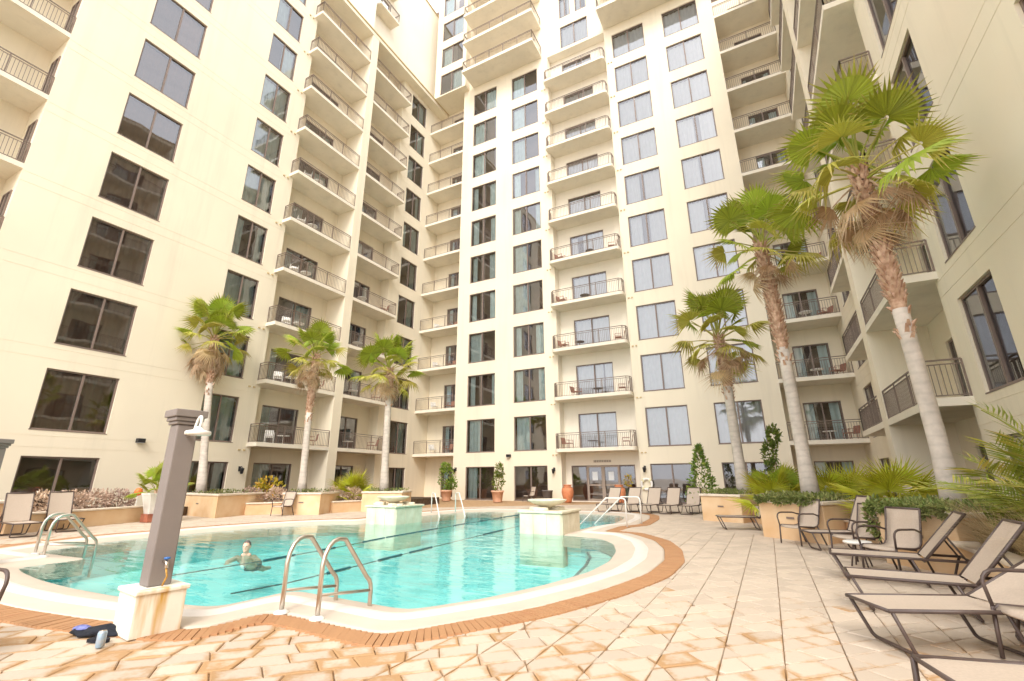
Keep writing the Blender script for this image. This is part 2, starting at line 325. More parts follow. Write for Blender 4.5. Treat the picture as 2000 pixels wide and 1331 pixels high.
# coping: pale slope up from the water, rounded lip with its highlight in a whiter colour, flat outer band
def strip(P, prof, name, m, smooth=True):
    b = MB(); n = len(P); rows = [(offset(P, d), z) for d, z in prof]
    for ring, z in rows: b.v += [(q.x, q.y, z) for q in ring]
    for r_ in range(len(prof)-1):
        for i in range(n): j = (i+1) % n; b.f.append([r_*n+i, r_*n+j, (r_+1)*n+j, (r_+1)*n+i]); b.c.append(None)
    return b.build(name, m, None, smooth)
cope = strip(PW, [(-.03, -.30), (-.03, -.066), (0, -.052), (.18, -.022), (.34, .002)], 'pool_coping', COPE); tag(cope, 'wide pale curved coping round the pool', 'coping', kind='structure')
l_ = strip(PW, [(.34, .002), (.39, .022), (.46, .032), (.52, .026), (.57, .012)], 'lip', COPEW); l_.parent = cope
l_ = strip(PW, [(.57, .012), (.60, .008), (.80, .008), (.84, .004), (.84, -.03)], 'outer_band', COPE); l_.parent = cope
BORD = offset(PW, .84); BOUT = offset(PW, 1.20)
# brick border: one soldier course following the coping
border = strip(PW, [(.83, -.016), (1.16, -.016)], 'brick_border', GROUT); tag(border, 'orange brick border round the pool coping', 'border', kind='structure')
rs = []; acc = 0; i = 0; n = len(PW); mid = offset(PW, .995); rin, rout = ring_at(.84), ring_at(1.15)
for i in range(n):
    a, c = mid[i], mid[(i+1) % n]; L_ = (c-a).length
    nr = (rout[i]-rin[i]).normalized()
    while acc < L_ and L_ > 1e-4:
        rs.append((a.lerp(c, acc/L_), nr.lerp((rout[(i+1) % n]-rin[(i+1) % n]).normalized(), acc/L_).normalized())); acc += .064
    acc -= L_
bricks = []
for c, nr in rs:
    if c.y > 13.6 and abs(c.x-AX) > 6: continue
    q = px((c.x, c.y, 0)); vis = q and -40 < q[0] < 2040 and 900 < q[1] < 1370
    bricks.append(((1/q[2]**2 if vis else 0), c, nr))
bricks.sort(key=lambda t: -t[0])
brvar = []
for k in range(6):
    b = MB(); b.cur = (.35+.3*random.random(), random.uniform(-.05, .25), 0); w, l, h = .0312, .152, .012
    b.add([(-l,-w,-.02),(l,-w,-.02),(l,w,-.02),(-l,w,-.02),(-l+.004,-w+.004,0),(l-.004,-w+.004,0),(l-.004,w-.004,0),(-l+.004,w-.004,0)], [(4,5,6,7),(0,1,5,4),(1,2,6,5),(2,3,7,6),(3,0,4,7)])
    me = b.mesh('brick'); me.materials.append(BRICKM); brvar.append((me, b))
rest = MB()
for k, (a_, c, nr) in enumerate(bricks):
    ang = math.atan2(nr.y, nr.x); z = .006+random.uniform(-.002, .002)
    if k < 300 and a_ > 0:
        o = link('brick', random.choice(brvar)[0], None, border, (c.x, c.y, z), ang)
    else:
        src = random.choice(brvar)[1]; rest.cur = (.35+.3*random.random(), random.uniform(-.05, .25), 0); M3 = Matrix.Rotation(ang, 3, 'Z')
        rest.add([M3 @ Vector(v)+Vector((c.x, c.y, z)) for v in src.v], src.f)
o = rest.build('brick_run', BRICKM, border); tag(o, kind='stuff')

# deck base sheet out to the horizon, with a hole for the pool
bm = bmesh.new(); ring = offset(PW, .9); iv = [bm.verts.new((p.x, p.y, -.03)) for p in ring]; big = [(-24, -8), (8, -8), (8, 30), (-24, 30)]; ov = [bm.verts.new((x, y, -.03)) for x, y in big]
ed = [bm.edges.new((iv[i], iv[(i+1) % len(iv)])) for i in range(len(iv))]+[bm.edges.new((ov[i], ov[(i+1) % 4])) for i in range(4)]
bmesh.ops.triangle_fill(bm, edges=ed, use_beauty=True)
bad = [f for f in bm.faces if inside(f.calc_center_median()[:2], [(p.x, p.y) for p in ring])]; bmesh.ops.delete(bm, geom=bad, context='FACES')
me = bpy.data.meshes.new('pool_deck'); bm.to_mesh(me); bm.free(); deck = link('pool_deck', me, GROUT); tag(deck, 'stained stone paving of the pool deck', 'deck', kind='structure')
b = MB()
for x0, y0, x1, y1 in ((-900, -900, -24, 900), (8, -900, 900, 900), (-24, -900, 8, -8), (-24, 30, 8, 900)): b.add([(x0, y0, -.03), (x1, y0, -.03), (x1, y1, -.03), (x0, y1, -.03)], [(0, 1, 2, 3)])
tag(b.build('ground', mat('ground_sand', (.55, .47, .38), .95, .15, .02)), 'pale ground beyond the hotel', 'ground', kind='structure')
tiles = []; ringp = [(p.x, p.y) for p in offset(PW, .93)]
# rectangular slabs laid at 45 degrees in running bond; straight saw cuts every 0.395 along y on the right-hand side
def cut(poly, x0, side):
    """part of a convex polygon with x > x0 (side 1) or x < x0 (side -1)"""
    out = []
    for i, p in enumerate(poly):
        q = poly[(i+1) % len(poly)]; a, c = (p[0]-x0)*side, (q[0]-x0)*side
        if a >= 0: out.append(p)
        if a*c < 0: t = a/(a-c); out.append((p[0]+(q[0]-p[0])*t, p[1]+(q[1]-p[1])*t))
    return out
def area(P): return abs(sum(P[i-1][0]*P[i][1]-P[i][0]*P[i-1][1] for i in range(len(P))))/2
CU, R2 = .395, math.sqrt(.5)
def put(P):
    if len(P) < 3 or area(P) < .002: return
    c = (sum(p[0] for p in P)/len(P), sum(p[1] for p in P)/len(P))
    if not (-21.6 < c[0] < 4.25 and .6 < c[1] < 26.3) or (-14.6 < c[0] < -1.2 and 2 < c[1] < 19.5 and inside(c, ringp)): return
    q = px((c[0], c[1], 0)); vis = bool(q and -60 < q[0] < 2060 and 900 < q[1] < 1400)
    if not vis and c[1] < 1.6: return
    tiles.append((area(P)/q[2]**3 if vis else 0, P, c, vis))
hgt = .215; g = .0036; r_ = -17/hgt
for ir in range(int(-17/hgt), int(23/hgt)):
    v0 = ir*hgt; pa = -16+random.random()*.4; sl0 = 0
    while pa < 24:
        big = pa-v0 < -4
        L_ = random.uniform(.23, .36); sl1 = random.uniform(-.03, .03); j = lambda: random.uniform(-.006, .006)
        uv = [(pa+sl0+g, v0+g+j()), (pa+L_+sl1-g, v0+g+j()), (pa+L_-sl1-g, v0+hgt-g+j()), (pa-sl0+g, v0+hgt-g+j())]
        P = [((u-v)*R2, (u+v)*R2) for u, v in uv]; pa += L_; sl0 = sl1
        cx = sum(p[0] for p in P)/4; cy = sum(p[1] for p in P)/4
        if -2.6 < cx < 4.3 and cy < 13:
            k0 = math.floor((min(p[0] for p in P)+.08)/CU); k1 = math.floor((max(p[0] for p in P)+.08)/CU)
            for k in range(k0, k1+1):
                q = P
                if k > k0: q = cut(q, k*CU-.08+.0032, 1)
                if k < k1 and q: q = cut(q, (k+1)*CU-.08-.0032, -1)
                if q: put(q)
        else: put(P)
tiles.sort(key=lambda t: -t[0])
rest = MB()
def paver_geo(b, P, ox, oy, z):
    """slab with worn rim; tint.g runs from the rim (stained) to the middle (clean)"""
    n = len(P); cx = sum(p[0] for p in P)/n; cy = sum(p[1] for p in P)/n
    near = math.exp(-((cy-2.9)/2.7)**2)
    st_ = random.gauss(-.06, .07)+.06*near+(.10 if cx < -2.2 and cy < 3.4 else 0)+(.22 if random.random() < .14*near+.01 else 0)-(.10 if cy > 6.5 else 0); rim = .30*near+.05; v = random.random()
    def ins(k): return [(p[0]+(cx-p[0])*k-ox, p[1]+(cy-p[1])*k-oy) for p in P]
    tx, ty = random.uniform(-.008, .008), random.uniform(-.008, .008); r0, r1, r2 = ins(0), ins(.05), ins(.45); base = len(b.v)
    h_ = lambda x, y: z+tx*(x+ox-cx)+ty*(y+oy-cy)
    b.v += [(x, y, -.03) for x, y in r0]+[(x, y, z-.006) for x, y in r0]+[(x, y, h_(x, y)) for x, y in r1]+[(x, y, h_(x, y)) for x, y in r2]
    for k in range(n):
        k2 = (k+1) % n
        for lo, cl in ((0, (rim, rim, rim, rim)), (n, (rim, rim, rim, rim)), (2*n, (rim, rim, 0, 0))):
            b.f.append([base+lo+k, base+lo+k2, base+lo+n+k2, base+lo+n+k]); b.c.append([(v, st_+q, 0) for q in cl])
    b.f.append([base+3*n+k for k in range(n)]); b.c.append([(v, st_, 0)]*n)
for k, (a_, P, c, vis) in enumerate(tiles):
    z = -.008+random.uniform(-.0025, .0025)
    if k < 300 and vis:
        b = MB(); paver_geo(b, P, c[0], c[1], z); b.build('paver', PAVE, deck, loc=(c[0], c[1], 0))
    else: paver_geo(rest, P, 0, 0, z)
o = rest.build('paver_field', PAVE, deck); tag(o, kind='stuff')

# ------------------------------------------------------------------ hotel
hotel = empty('hotel_building', (-8.6, 24, 0)); HO = Vector(hotel.location)
tag(hotel, 'tall cream stucco hotel wrapping the pool court, with stacked balconies and bronze windows', 'hotel')
def P3(pl, a, d, z, off):                  # a along the face, d inwards from plane position off
    return {'F': (a, off+d, z), 'L': (off-d, a, z), 'R': (off+d, a, z)}[pl]
ROT = {'F': 0, 'L': R(90), 'R': R(-90)}
def wall(pl, off, a0, a1, z0, z1, ops=(), depth=.22, grooves=(), m=WALL):
    """stucco face with real openings (a0,a1,z0,z1[,no reveal]) and recessed horizontal joints"""
    g_ = [(a0, a1, z, z+.014) for z in grooves]
    A = sorted({a0, a1, *[v for o in ops for v in o[:2]]}); Zs = sorted({z0, z1, *[v for o in list(ops)+g_ for v in o[2:4]]})
    A = [v for v in A if a0 <= v <= a1]; Zs = [v for v in Zs if z0 <= v <= z1]
    b = MB()
    for i in range(len(A)-1):
        for j in range(len(Zs)-1):
            ca, cz = (A[i]+A[i+1])/2, (Zs[j]+Zs[j+1])/2
            if any(o[0] < ca < o[1] and o[2] < cz < o[3] for o in ops): continue
            d = .007 if any(g[2] < cz < g[3] for g in g_) else 0
            b.add([P3(pl, A[i], d, Zs[j], off), P3(pl, A[i+1], d, Zs[j], off), P3(pl, A[i+1], d, Zs[j+1], off), P3(pl, A[i], d, Zs[j+1], off)], [(0, 1, 2, 3)])
            if d:
                for z in (Zs[j], Zs[j+1]): b.add([P3(pl, A[i], 0, z, off), P3(pl, A[i+1], 0, z, off), P3(pl, A[i+1], d, z, off), P3(pl, A[i], d, z, off)], [(0, 1, 2, 3)])
    for o in ops:
        if len(o) > 4: continue
        c = [(o[0], o[2]), (o[1], o[2]), (o[1], o[3]), (o[0], o[3])]
        for k in range(4):
            p, q = c[k], c[(k+1) % 4]
            b.add([P3(pl, p[0], 0, p[1], off), P3(pl, q[0], 0, q[1], off), P3(pl, q[0], depth, q[1], off), P3(pl, p[0], depth, p[1], off)], [(0, 1, 2, 3)])
    b.v = [tuple(Vector(v)-HO) for v in b.v]
    o = b.build('wall', m, hotel); return recalc(o)
def hbox(name, a, b_, m, parent=None):
    b = MB().box(a, b_); c = [(a[i]+b_[i])/2 for i in range(3)]; b.v = [tuple(Vector(v)-Vector(c)) for v in b.v]
    return b.build(name, m, parent or hotel, loc=Vector(c)-(HO if parent is None else Vector((0, 0, 0))))
CACHE = {}
def frame_mesh(w, h, door):
    k = ('frame', round(w, 2), round(h, 2), door)
    if k not in CACHE:
        b = MB(); t = .055; x = w/2
        b.box((-x, -.03, 0), (-x+t, .05, h)).box((x-t, -.03, 0), (x, .05, h)).box((-x+t, -.03, h-t), (x-t, .05, h)).box((-x+t, -.04, 0), (x-t, .05, t*.8)).box((-.035, -.035, t*.8), (.035, .045, h-t))
        if not door: b.box((-x-.02, -.10, -.03), (x+.02, .03, .0))
        me = b.mesh('window'); me.materials.append(FRAME); CACHE[k] = me
    return CACHE[k]
def pane_mesh(w, h):
    k = ('pane', round(w, 2), round(h, 2))
    if k not in CACHE:
        b = MB(); b.add([(-w/2, 0, 0), (w/2, 0, 0), (w/2, 0, h), (-w/2, 0, h)], [(0, 1, 2, 3)]); me = b.mesh('pane'); me.materials.append(GLASS); CACHE[k] = me
    return CACHE[k]
def curtain_mesh(w, h, m):
    k = ('curt', round(w, 1), round(h, 2), m.name); w = round(w, 1)
    if k not in CACHE:
        b = MB(); n = max(6, int(w/.045)); rnd = random.Random(int(w*100)); ph = 0; v = []
        for i in range(n+1):
            x = -w/2+w*i/n; ph += rnd.uniform(.7, 1.5); v.append((x, .035*math.sin(ph)))
        b.add([(x, y, .03) for x, y in v]+[(x, y*.8, h-.05) for x, y in v], [[i, i+1, n+2+i, n+1+i] for i in range(n)])
        me = b.mesh('curtain', True); me.materials.append(m); CACHE[k] = me
    return CACHE[k]
def window(pl, off, a0, a1, z0, h, style, name='window', door=False):
    w = a1-a0; ca = (a0+a1)/2; L_ = Vector(P3(pl, ca, .09, z0, off))-HO
    o = link(name, frame_mesh(w, h, door), None, hotel, L_, ROT[pl])
    t = .065; pw = w/2-t-.035
    for s in (-1, 1): link('pane', pane_mesh(pw, h-t*1.8), None, o, (s*(.035+pw/2), .008+.012*s, t*.8))
    if style == 'open': spans = [(-w/2+.07, -w/2+.07+w*random.uniform(.14, .26)), (w/2-.07-w*random.uniform(.14, .3), w/2-.07)]
    elif style == 'half': spans = [(-w/2+.07, -.02)] if random.random() < .5 else [(.02, w/2-.07)]
    elif style == 'left': spans = [(-w/2+.07, -w/2+.07+w*random.uniform(.2, .5))]
    elif style == 'white' and random.random() < .35:
        g_ = random.uniform(.05, .3); c_ = random.uniform(-.25, .25)*w; spans = [(-w/2+.06, max(-w/2+.2, c_-g_)), (min(w/2-.2, c_+g_), w/2-.06)]
    elif style in ('closed', 'white'): spans = [(-w/2+.06, .02), (-.01, w/2-.06)]
    elif style == 'drape': spans = [(-w/2+.06, .02), (-.01, w/2-.06)]
    else: spans = []
    for s0, s1 in spans: link('curtain', curtain_mesh(s1-s0, h, CURT2 if style == 'white' else DRAPE if style == 'drape' else CURT), None, o, ((s0+s1)/2, .17+random.uniform(0, .03), 0))
    return o
def rail_mesh(segs):
    """segs: polyline in local xy; rail 0.86 high with double top rail"""
    k = ('rail', tuple((round(x, 2), round(y, 2)) for x, y in segs))
    if k not in CACHE:
        b = MB(); H = .86
        for p, q in zip(segs[:-1], segs[1:]):
            p = Vector((*p, 0)); q = Vector((*q, 0)); L_ = (q-p).length; d = (q-p)/L_; nrm = Vector((-d.y, d.x, 0)); rot = Matrix((d, nrm, (0, 0, 1))).transposed()
            for z, t in ((H, .018), (H-.10, .012), (.05, .012)): b.box((0, -t, z-t), (L_, t, z+t), rot, p)
            n = max(1, round(L_/1.3))
            for i in range(n+1): b.box((-.017, -.017, 0), (.017, .017, H), rot, p+d*(L_*i/n))
            n = max(1, round(L_/.105))
            for i in range(1, n): b.box((-.007, -.007, .05), (.007, .007, H-.10), rot, p+d*(L_*i/n))
        me = b.mesh('railing'); me.materials.append(RAIL); CACHE[k] = me
    return CACHE[k]
def balcony(x0, x1, y0, y1, z, rail, rnd=None, th=.19):
    """slab with its rail; rail is a polyline in world xy"""
    c = Vector(((x0+x1)/2, (y0+y1)/2, z)); k = ('slab', round(x1-x0, 2), round(y1-y0, 2), rnd, th)
    if k not in CACHE:
        hx, hy = (x1-x0)/2, (y1-y0)/2; b = MB()
        if rnd:          # rounded outer corners towards -y
            pts = [(-hx, hy)]; r_ = rnd
            for q in range(5): t = math.pi+math.pi/2*q/4; pts.append((-hx+r_+r_*math.cos(t), -hy+r_+r_*math.sin(t)))
            for q in range(5): t = -math.pi/2+math.pi/2*q/4; pts.append((hx-r_+r_*math.cos(t), -hy+r_+r_*math.sin(t)))
            pts.append((hx, hy)); b.prism(pts, -th, 0)
        else: b.box((-hx, -hy, -th), (hx, hy, 0))
        me = b.mesh('balcony'); me.materials.append(SLABM); CACHE[k] = me
    o = link('balcony', CACHE[k], None, hotel, c-HO)
    if rail: link('railing', rail_mesh([(x-c.x, y-c.y) for x, y in rail]), None, o)
    return o
WH = 2.09                                   # window height
zb = lambda n: 3*n-.1 if n else .02
NF = 16
# ---- front (middle) block
A_, B_, C_, D_ = (-17.21, -15.06), (-13.67, -11.45), (-5.48, -3.26), (-1.96, .25)
ops = [(a0, a1, zb(n), zb(n)+(WH if n else 1.97)) for n in range(11) for a0, a1 in (A_, B_, C_, D_)]
EX = (-10.55, -6.02)
ops.append((EX[0], EX[1], -.03, 32.6, 1))
up_ops = []
for n in range(11, 15):
    for a0, a1 in ((-16.6, -14.6), (-13.4, -11.6), (-5.4, -3.4), (-2.0, -.2)): up_ops.append((a0, a1, 3*n+.05, 3*n+2.15))
    if n == 11: up_ops.append((-9.4, -7.2, zb(n), zb(n)+WH))
    else: up_ops += [(-9.4, -8.5, zb(n)+.05, zb(n)+WH), (-8.1, -7.2, zb(n)+.05, zb(n)+WH)]
ops += up_ops
wall('F', YF, -18.2, 1.15, -.03, 3*NF, ops)
for n in range(11):
    for k, (a0, a1) in enumerate((A_, B_, C_, D_)):
        st_ = ('open', 'open', 'white', 'white')[k]
        if n == 0: st_ = 'none' if k > 0 else 'left'
        elif k < 2: st_ = random.choice(('open', 'open', 'half', 'left')) if n < 8 else 'half'
        window('F', YF, a0, a1, zb(n), WH if n else 1.97, st_)
for o in up_ops: window('F', YF, o[0], o[1], o[2], o[3]-o[2], 'white')
# recess with rounded balconies above the entrance
YE = 27.08
eops = [(-9.63, -7.3, zb(n)+.0, zb(n)+2.09) for n in range(1, 11)]+[(-10.2, -6.45, .02, 1.98)]
wall('F', YE, EX[0], EX[1], -.03, 32.6, eops, .12, m=WHITEWALL)
b = MB()
for x in EX: b.add([(x, YF, -.03), (x, YE, -.03), (x, YE, 32.6), (x, YF, 32.6)], [(0, 1, 2, 3)])
b.add([(EX[0], YF, 32.6), (EX[1], YF, 32.6), (EX[1], YE, 32.6), (EX[0], YE, 32.6)], [(0, 1, 2, 3)]); b.v = [tuple(Vector(v)-HO) for v in b.v]; b.build('wall', WHITEWALL, hotel)
yf_ = 25.78
for n in range(1, 11):
    window('F', YE, -9.63, -7.3, zb(n), 2.09, 'white', 'balcony_door', True)
    balcony(-10.72, -6.04, yf_, YE-.003, 3*n-.1, [(-10.68, YF-.03), (-10.66, yf_+.2), (-10.5, yf_+.05), (-6.26, yf_+.05), (-6.1, yf_+.2), (-6.08, YF-.03)], .22)
# entrance: glazed double door with side lights
def entrance():
    z0 = .0; b = MB(); y = YE+.05
    ed = empty('entrance_door'); ed.parent = hotel; ed.location = Vector((-8.3, YE+.05, 0))-HO
    def fr(x0, x1, z0, z1, t, name, p): 
        b = MB().box((x0, -.04, z0), (x0+t, .04, z1)).box((x1-t, -.04, z0), (x1, .04, z1)).box((x0+t, -.04, z1-t), (x1-t, .04, z1)).box((x0+t, -.04, z0), (x1-t, .04, z0+t*1.3)); return b
    # the two door leaves are parts of the hotel with panes, rails and notices
    o = None
    col.objects.unlink(ed); bpy.data.objects.remove(ed)
    base = Vector((-8.3, YE+.05, 0))-HO
    for x0, x1, dd in ((-1.9, -.95, 0), (.95, 1.85, 0), (-.95, 0, 1), (0, .95, 1)):
        t = .10 if dd else .05; f_ = fr(x0, x1, .02, 1.97, t, 'f', None)
        if dd: f_.box((x0+t, -.035, .85), (x1-t, .035, .93)).box((x0+t, -.03, .38), (x1-t, .03, .42))
        q = f_.build('door_leaf' if dd else 'side_light', FRAME if not dd else mat('door_frame%d' % (x0 > -.5), (.36, .29, .24), .5), hotel, loc=base)
        g = MB(); g.add([(x0+t, 0, .1), (x1-t, 0, .1), (x1-t, 0, 1.9), (x0+t, 0, 1.9)], [(0, 1, 2, 3)]); g.build('pane', GLASS, q)
        if dd:
            g = MB(); g.box((x0+.30, -.012, 1.15), (x0+.62, -.006, 1.62)); g.build('notice', PAPER, q)
            hx = -.09 if x0 < -.5 else .09; MB().tube([(hx, -.05, .75), (hx, -.09, .78), (hx, -.09, 1.15), (hx, -.05, 1.18)], .012).build('handle', STEEL, q)
entrance()
# sign plate over the entrance
b = MB().box((-.52, -.02, -.07), (.52, .02, .07)); sg = b.build('sign', mat('sign_plate', (.62, .55, .46), .6), None, loc=(-8.3, YE-.025, 2.2)); tag(sg, 'small plate with brown lettering above the glass entrance doors', 'sign')
for k, w in enumerate((.11, .10, .12, .09, .12, .11, .10)):     # blurred capitals, not readable in the photograph
    x = -.44+k*.145; MB().prism([(x, -.045), (x+w-.02, -.045), (x+w-.02, -.02), (x+.035, -.02), (x+.035, .02), (x+w-.02, .02), (x+w-.02, .045), (x, .045)], -.028, -.02).build('letter', FRAME, sg)
for o in sg.children: o.data.transform(Matrix(((1, 0, 0, 0), (0, 0, 1, 0), (0, 1, 0, 0), (0, 0, 0, 1))))
# big overhanging balconies of the upper storeys
for n in range(11, 15):
    for x0, x1 in ((-17.3, -11.0), (-6.02, .9)):
        balcony(x0, x1, 24.6, YF-.003, 3*n+.05, [(x0+.05, YF-.03), (x0+.05, 24.65), (x1-.05, 24.65), (x1-.05, YF-.03)], None, .24)
# ---- corner recesses between the blocks
for side in ('l', 'r'):
    x0, x1, yb = (XL, -18.2, 27.9) if side == 'l' else (1.15, XR, 28.1)
    top = 33.0
    dr = (-20.25, -18.75) if side == 'l' else (2.1, 3.72)
    wall('F', yb, x0, x1, -.03, top, [(dr[0], dr[1], zb(n)+.05, zb(n)+2.0) for n in range(0, 11)], .1)
    xs = -18.2 if side == 'l' else 1.15
    b = MB(); b.add([(xs, YF, -.03), (xs, yb, -.03), (xs, yb, 48 if side == 'r' else 33), (xs, YF, 48 if side == 'r' else 33)], [(0, 1, 2, 3)]); b.v = [tuple(Vector(v)-HO) for v in b.v]; b.build('wall', WALL, hotel)
    for n in range(0, 11):
        window('F', yb, dr[0], dr[1], zb(n)+.05, 1.95, 'open', 'balcony_door', True)
        if side == 'l': window('L', XL, 26.75, 27.7, zb(n)+.05, 1.95, 'open', 'balcony_door', True)
        else: window('R', XR, 26.75, 27.9, zb(n)+.05, 1.95, 'open', 'balcony_door', True)
        if n: balcony(x0, x1, YF-.02, yb-.003, 3*n-.08, [(x0+.02, YF+.04), (x1-.02, YF+.04)])
# upper corner bay
bo = [(-20.3, -18.05, 3*n-.1, 3*n+2.0) for n in range(11, 15)]
wall('F', 25.75, -20.9, -17.7, 32.75, 48, bo)
for o in bo: window('F', 25.75, o[0], o[1], o[2], 2.1, 'half')
b = MB().add([(-20.9, 25.75, 32.75), (-20.9, 30, 32.75), (-20.9, 30, 48), (-20.9, 25.75, 48), (-17.7, 25.75, 32.75), (-17.7, 30, 32.75), (-17.7, 30, 48), (-17.7, 25.75, 48)], [(0, 1, 2, 3), (4, 5, 6, 7), (0, 1, 5, 4)])
b.v = [tuple(Vector(v)-HO) for v in b.v]; b.build('wall', WALL, hotel)
# ---- left and right wings (mirror images): near windows, projecting balcony bay, pier, second balcony column, corner windows
def wing(pl):
    L = pl == 'L'; X0 = XL if L else XR; XB = XLB if L else XRB; sg_ = 1 if L else -1; back = X0-sg_*.78
    inn = (lambda x, e: x-sg_*e)
    ww = (6.44, 8.6) if L else (11.37, 13.16)
    colw = [ww]+([(11.8, 13.45)] if L else [(6.4, 8.15)])
    top = 32.72
    ops = [(a0, a1, zb(n), zb(n)+(WH if n else 2.0)) for n in range(11) for a0, a1 in colw]
    c3 = (23.85, 25.7) if L else (23.5, 25.4)
    ops += [(c3[0], c3[1], zb(n), zb(n)+(WH if n else 1.97)) for n in range(11)]
    y1, p0, p1, y2 = (14.4, 18.42, 19.02, 22.75) if L else (14.05, 18.3, 18.95, 22.6)
    ops += [(y1, p0, -.03, 32.4, 1), (p1, y2, -.03, 32.4, 1)]
    if L: ops.append((-3.0, 4.28, -.03, 32.4, 1))
    gr = [3*n-z for n in range(1, 11) for z in (.32, .70)]
    wall(pl, X0, -6 if L else -1.5, 28.3, -.03, top, ops, .22, gr)
    for n in range(11):
        for k, (a0, a1) in enumerate(colw): window(pl, X0, a0, a1, zb(n), WH if n else 2.0, (('drape' if n else 'none') if (L and k == 0) else random.choice(('open', 'half', 'closed')) if L else 'none'))
        window(pl, X0, c3[0], c3[1], zb(n), WH if n else 1.97, random.choice(('open', 'half', 'open')))
    # recess backs and sides
    d1 = (15.2, 17.4) if L else (15.0, 17.2); d2 = (20.0, 21.8) if L else (20.0, 21.8)
    for (ya, yb_), dr, ys in (((y1, p0), d1, y1), ((p1, y2), d2, y2)):
        wall(pl, back, ya, yb_, -.03, 32.4, [(dr[0], dr[1], zb(n)+.03, zb(n)+2.03) for n in range(0, 11)], .1)
        b = MB()
        for y in (ys,): b.add([(X0, y, -.03), (back, y, -.03), (back, y, 32.4), (X0, y, 32.4)], [(0, 1, 2, 3)])
        b.v = [tuple(Vector(v)-HO) for v in b.v]; b.build('wall', WALL, hotel)
        for n in range(0, 11): window(pl, back, dr[0], dr[1], zb(n)+.03, 2.0, random.choice(('open', 'half', 'left')), 'balcony_door', True)
    xa, xb = sorted((X0-sg_*.4, XB)); hbox('pier', (min(back, XB), p0, -.03), (max(back, XB), p1, 32.4), WALL)
    e1, e2 = y1-.24, y2+.2
    for n in range(1, 11):
        z = 3*n-.06; x0, x1 = sorted((back+sg_*.003, XB)); rx = XB-sg_*.05
        balcony(x0, x1, e1, p0-.002, z, [(X0+sg_*.02, e1+.05), (rx, e1+.05), (rx, p0-.02)])
        balcony(x0, x1, p1+.002, e2, z, [(rx, p1+.02), (rx, e2-.05), (X0+sg_*.02, e2-.05)])
    # roof slab over the bay with its coping
    x0, x1 = sorted((back-sg_*3, XB+sg_*.02)); hbox('roof', (x0, y1-.3, 32.4), (x1, 28.2, 32.70), WALL)
    x0, x1 = sorted((back-sg_*3, XB+sg_*.08)); hbox('roof_coping', (x0, y1-.35, 32.702), (x1, 28.2, 32.80), TRIM)
    x0, x1 = sorted((X0-sg_*3, X0+sg_*.05)); hbox('roof_coping', (x0, -6, 32.722), (x1, y1-.352, 32.82), TRIM)
    if L:       # nearest balcony column, sunk behind the wall face
        wall('L', X0-1.5, -3, 4.28, -.03, 32.4, [(-1.2, 1.2, zb(n)+.03, zb(n)+2.03) for n in range(11)], .1)
        b = MB()
        for y in (-3, 4.28): b.add([(X0, y, -.03), (X0-1.5, y, -.03), (X0-1.5, y, 32.4), (X0, y, 32.4)], [(0, 1, 2, 3)])
        b.v = [tuple(Vector(v)-HO) for v in b.v]; b.build('wall', WALL, hotel)
        for n in range(1, 11):
            window('L', X0-1.5, -1.2, 1.2, zb(n)+.03, 2.0, 'open', 'balcony_door', True)
            balcony(X0-1.497, X0-.01, -3, 4.278, 3*n-.06, [(X0-.06, -2.9), (X0-.06, 4.26)])
            o = link('window', frame_mesh(.75, 2.0, False), None, hotel, Vector((X0-.62, 4.268, zb(n)+.03))-HO, 0)
            for s in (-1, 1): link('pane', pane_mesh(.28, 1.9), None, o, (s*.18, -.008, .06))
wing('L'); wing('R')
# set-back upper block above the left wing
wall('L', XL-.1, 15.2, 30, 32.7, 43.7, [(18.9, 20.5, 3*n+.1, 3*n+2.1) for n in (12, 13)], .2, m=WHITEWALL)
for n in (12, 13):
    window('L', XL-.1, 18.9, 20.5, 3*n+.1, 2.0, 'open', 'balcony_door', True)
    balcony(XL-.09, XLB+.1, 18.7, 20.8, 3*n, [(XL-.05, 18.75), (XLB+.05, 18.75), (XLB+.05, 20.75), (XL-.05, 20.75)])
hbox('wall', (XL-4, 15.19, 32.7), (XL-.11, 15.6, 43.69), WHITEWALL); hbox('roof_coping', (XL-3, 15.1, 43.7), (XL-.02, 30, 43.82), TRIM)
hbox('pier', (XL-.2, 17.6, 32.8), (XLB, 18.4, 43.7), WHITEWALL)
# dark sheets behind the glass; the shade of unlit rooms is in their colour
for a, c in (((-21.0, 27.75, -.02), (4.0, 27.80, 48)),): pass
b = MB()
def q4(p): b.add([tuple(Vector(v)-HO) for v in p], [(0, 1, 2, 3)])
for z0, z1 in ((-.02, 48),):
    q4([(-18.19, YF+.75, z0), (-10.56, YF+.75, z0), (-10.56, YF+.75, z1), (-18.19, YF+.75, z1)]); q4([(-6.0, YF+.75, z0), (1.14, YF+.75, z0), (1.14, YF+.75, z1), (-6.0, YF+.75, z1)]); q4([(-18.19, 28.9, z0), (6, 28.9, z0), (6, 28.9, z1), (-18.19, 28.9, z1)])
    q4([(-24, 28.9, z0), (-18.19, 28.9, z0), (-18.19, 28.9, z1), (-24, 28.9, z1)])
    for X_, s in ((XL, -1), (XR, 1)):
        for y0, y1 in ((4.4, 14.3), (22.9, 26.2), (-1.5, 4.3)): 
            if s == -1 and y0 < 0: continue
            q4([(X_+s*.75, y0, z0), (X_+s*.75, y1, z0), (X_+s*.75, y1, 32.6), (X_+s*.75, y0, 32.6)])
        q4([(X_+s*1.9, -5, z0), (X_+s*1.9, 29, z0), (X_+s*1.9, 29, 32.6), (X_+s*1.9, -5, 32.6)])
b.build('unlit_room_sheets', DARK, hotel)

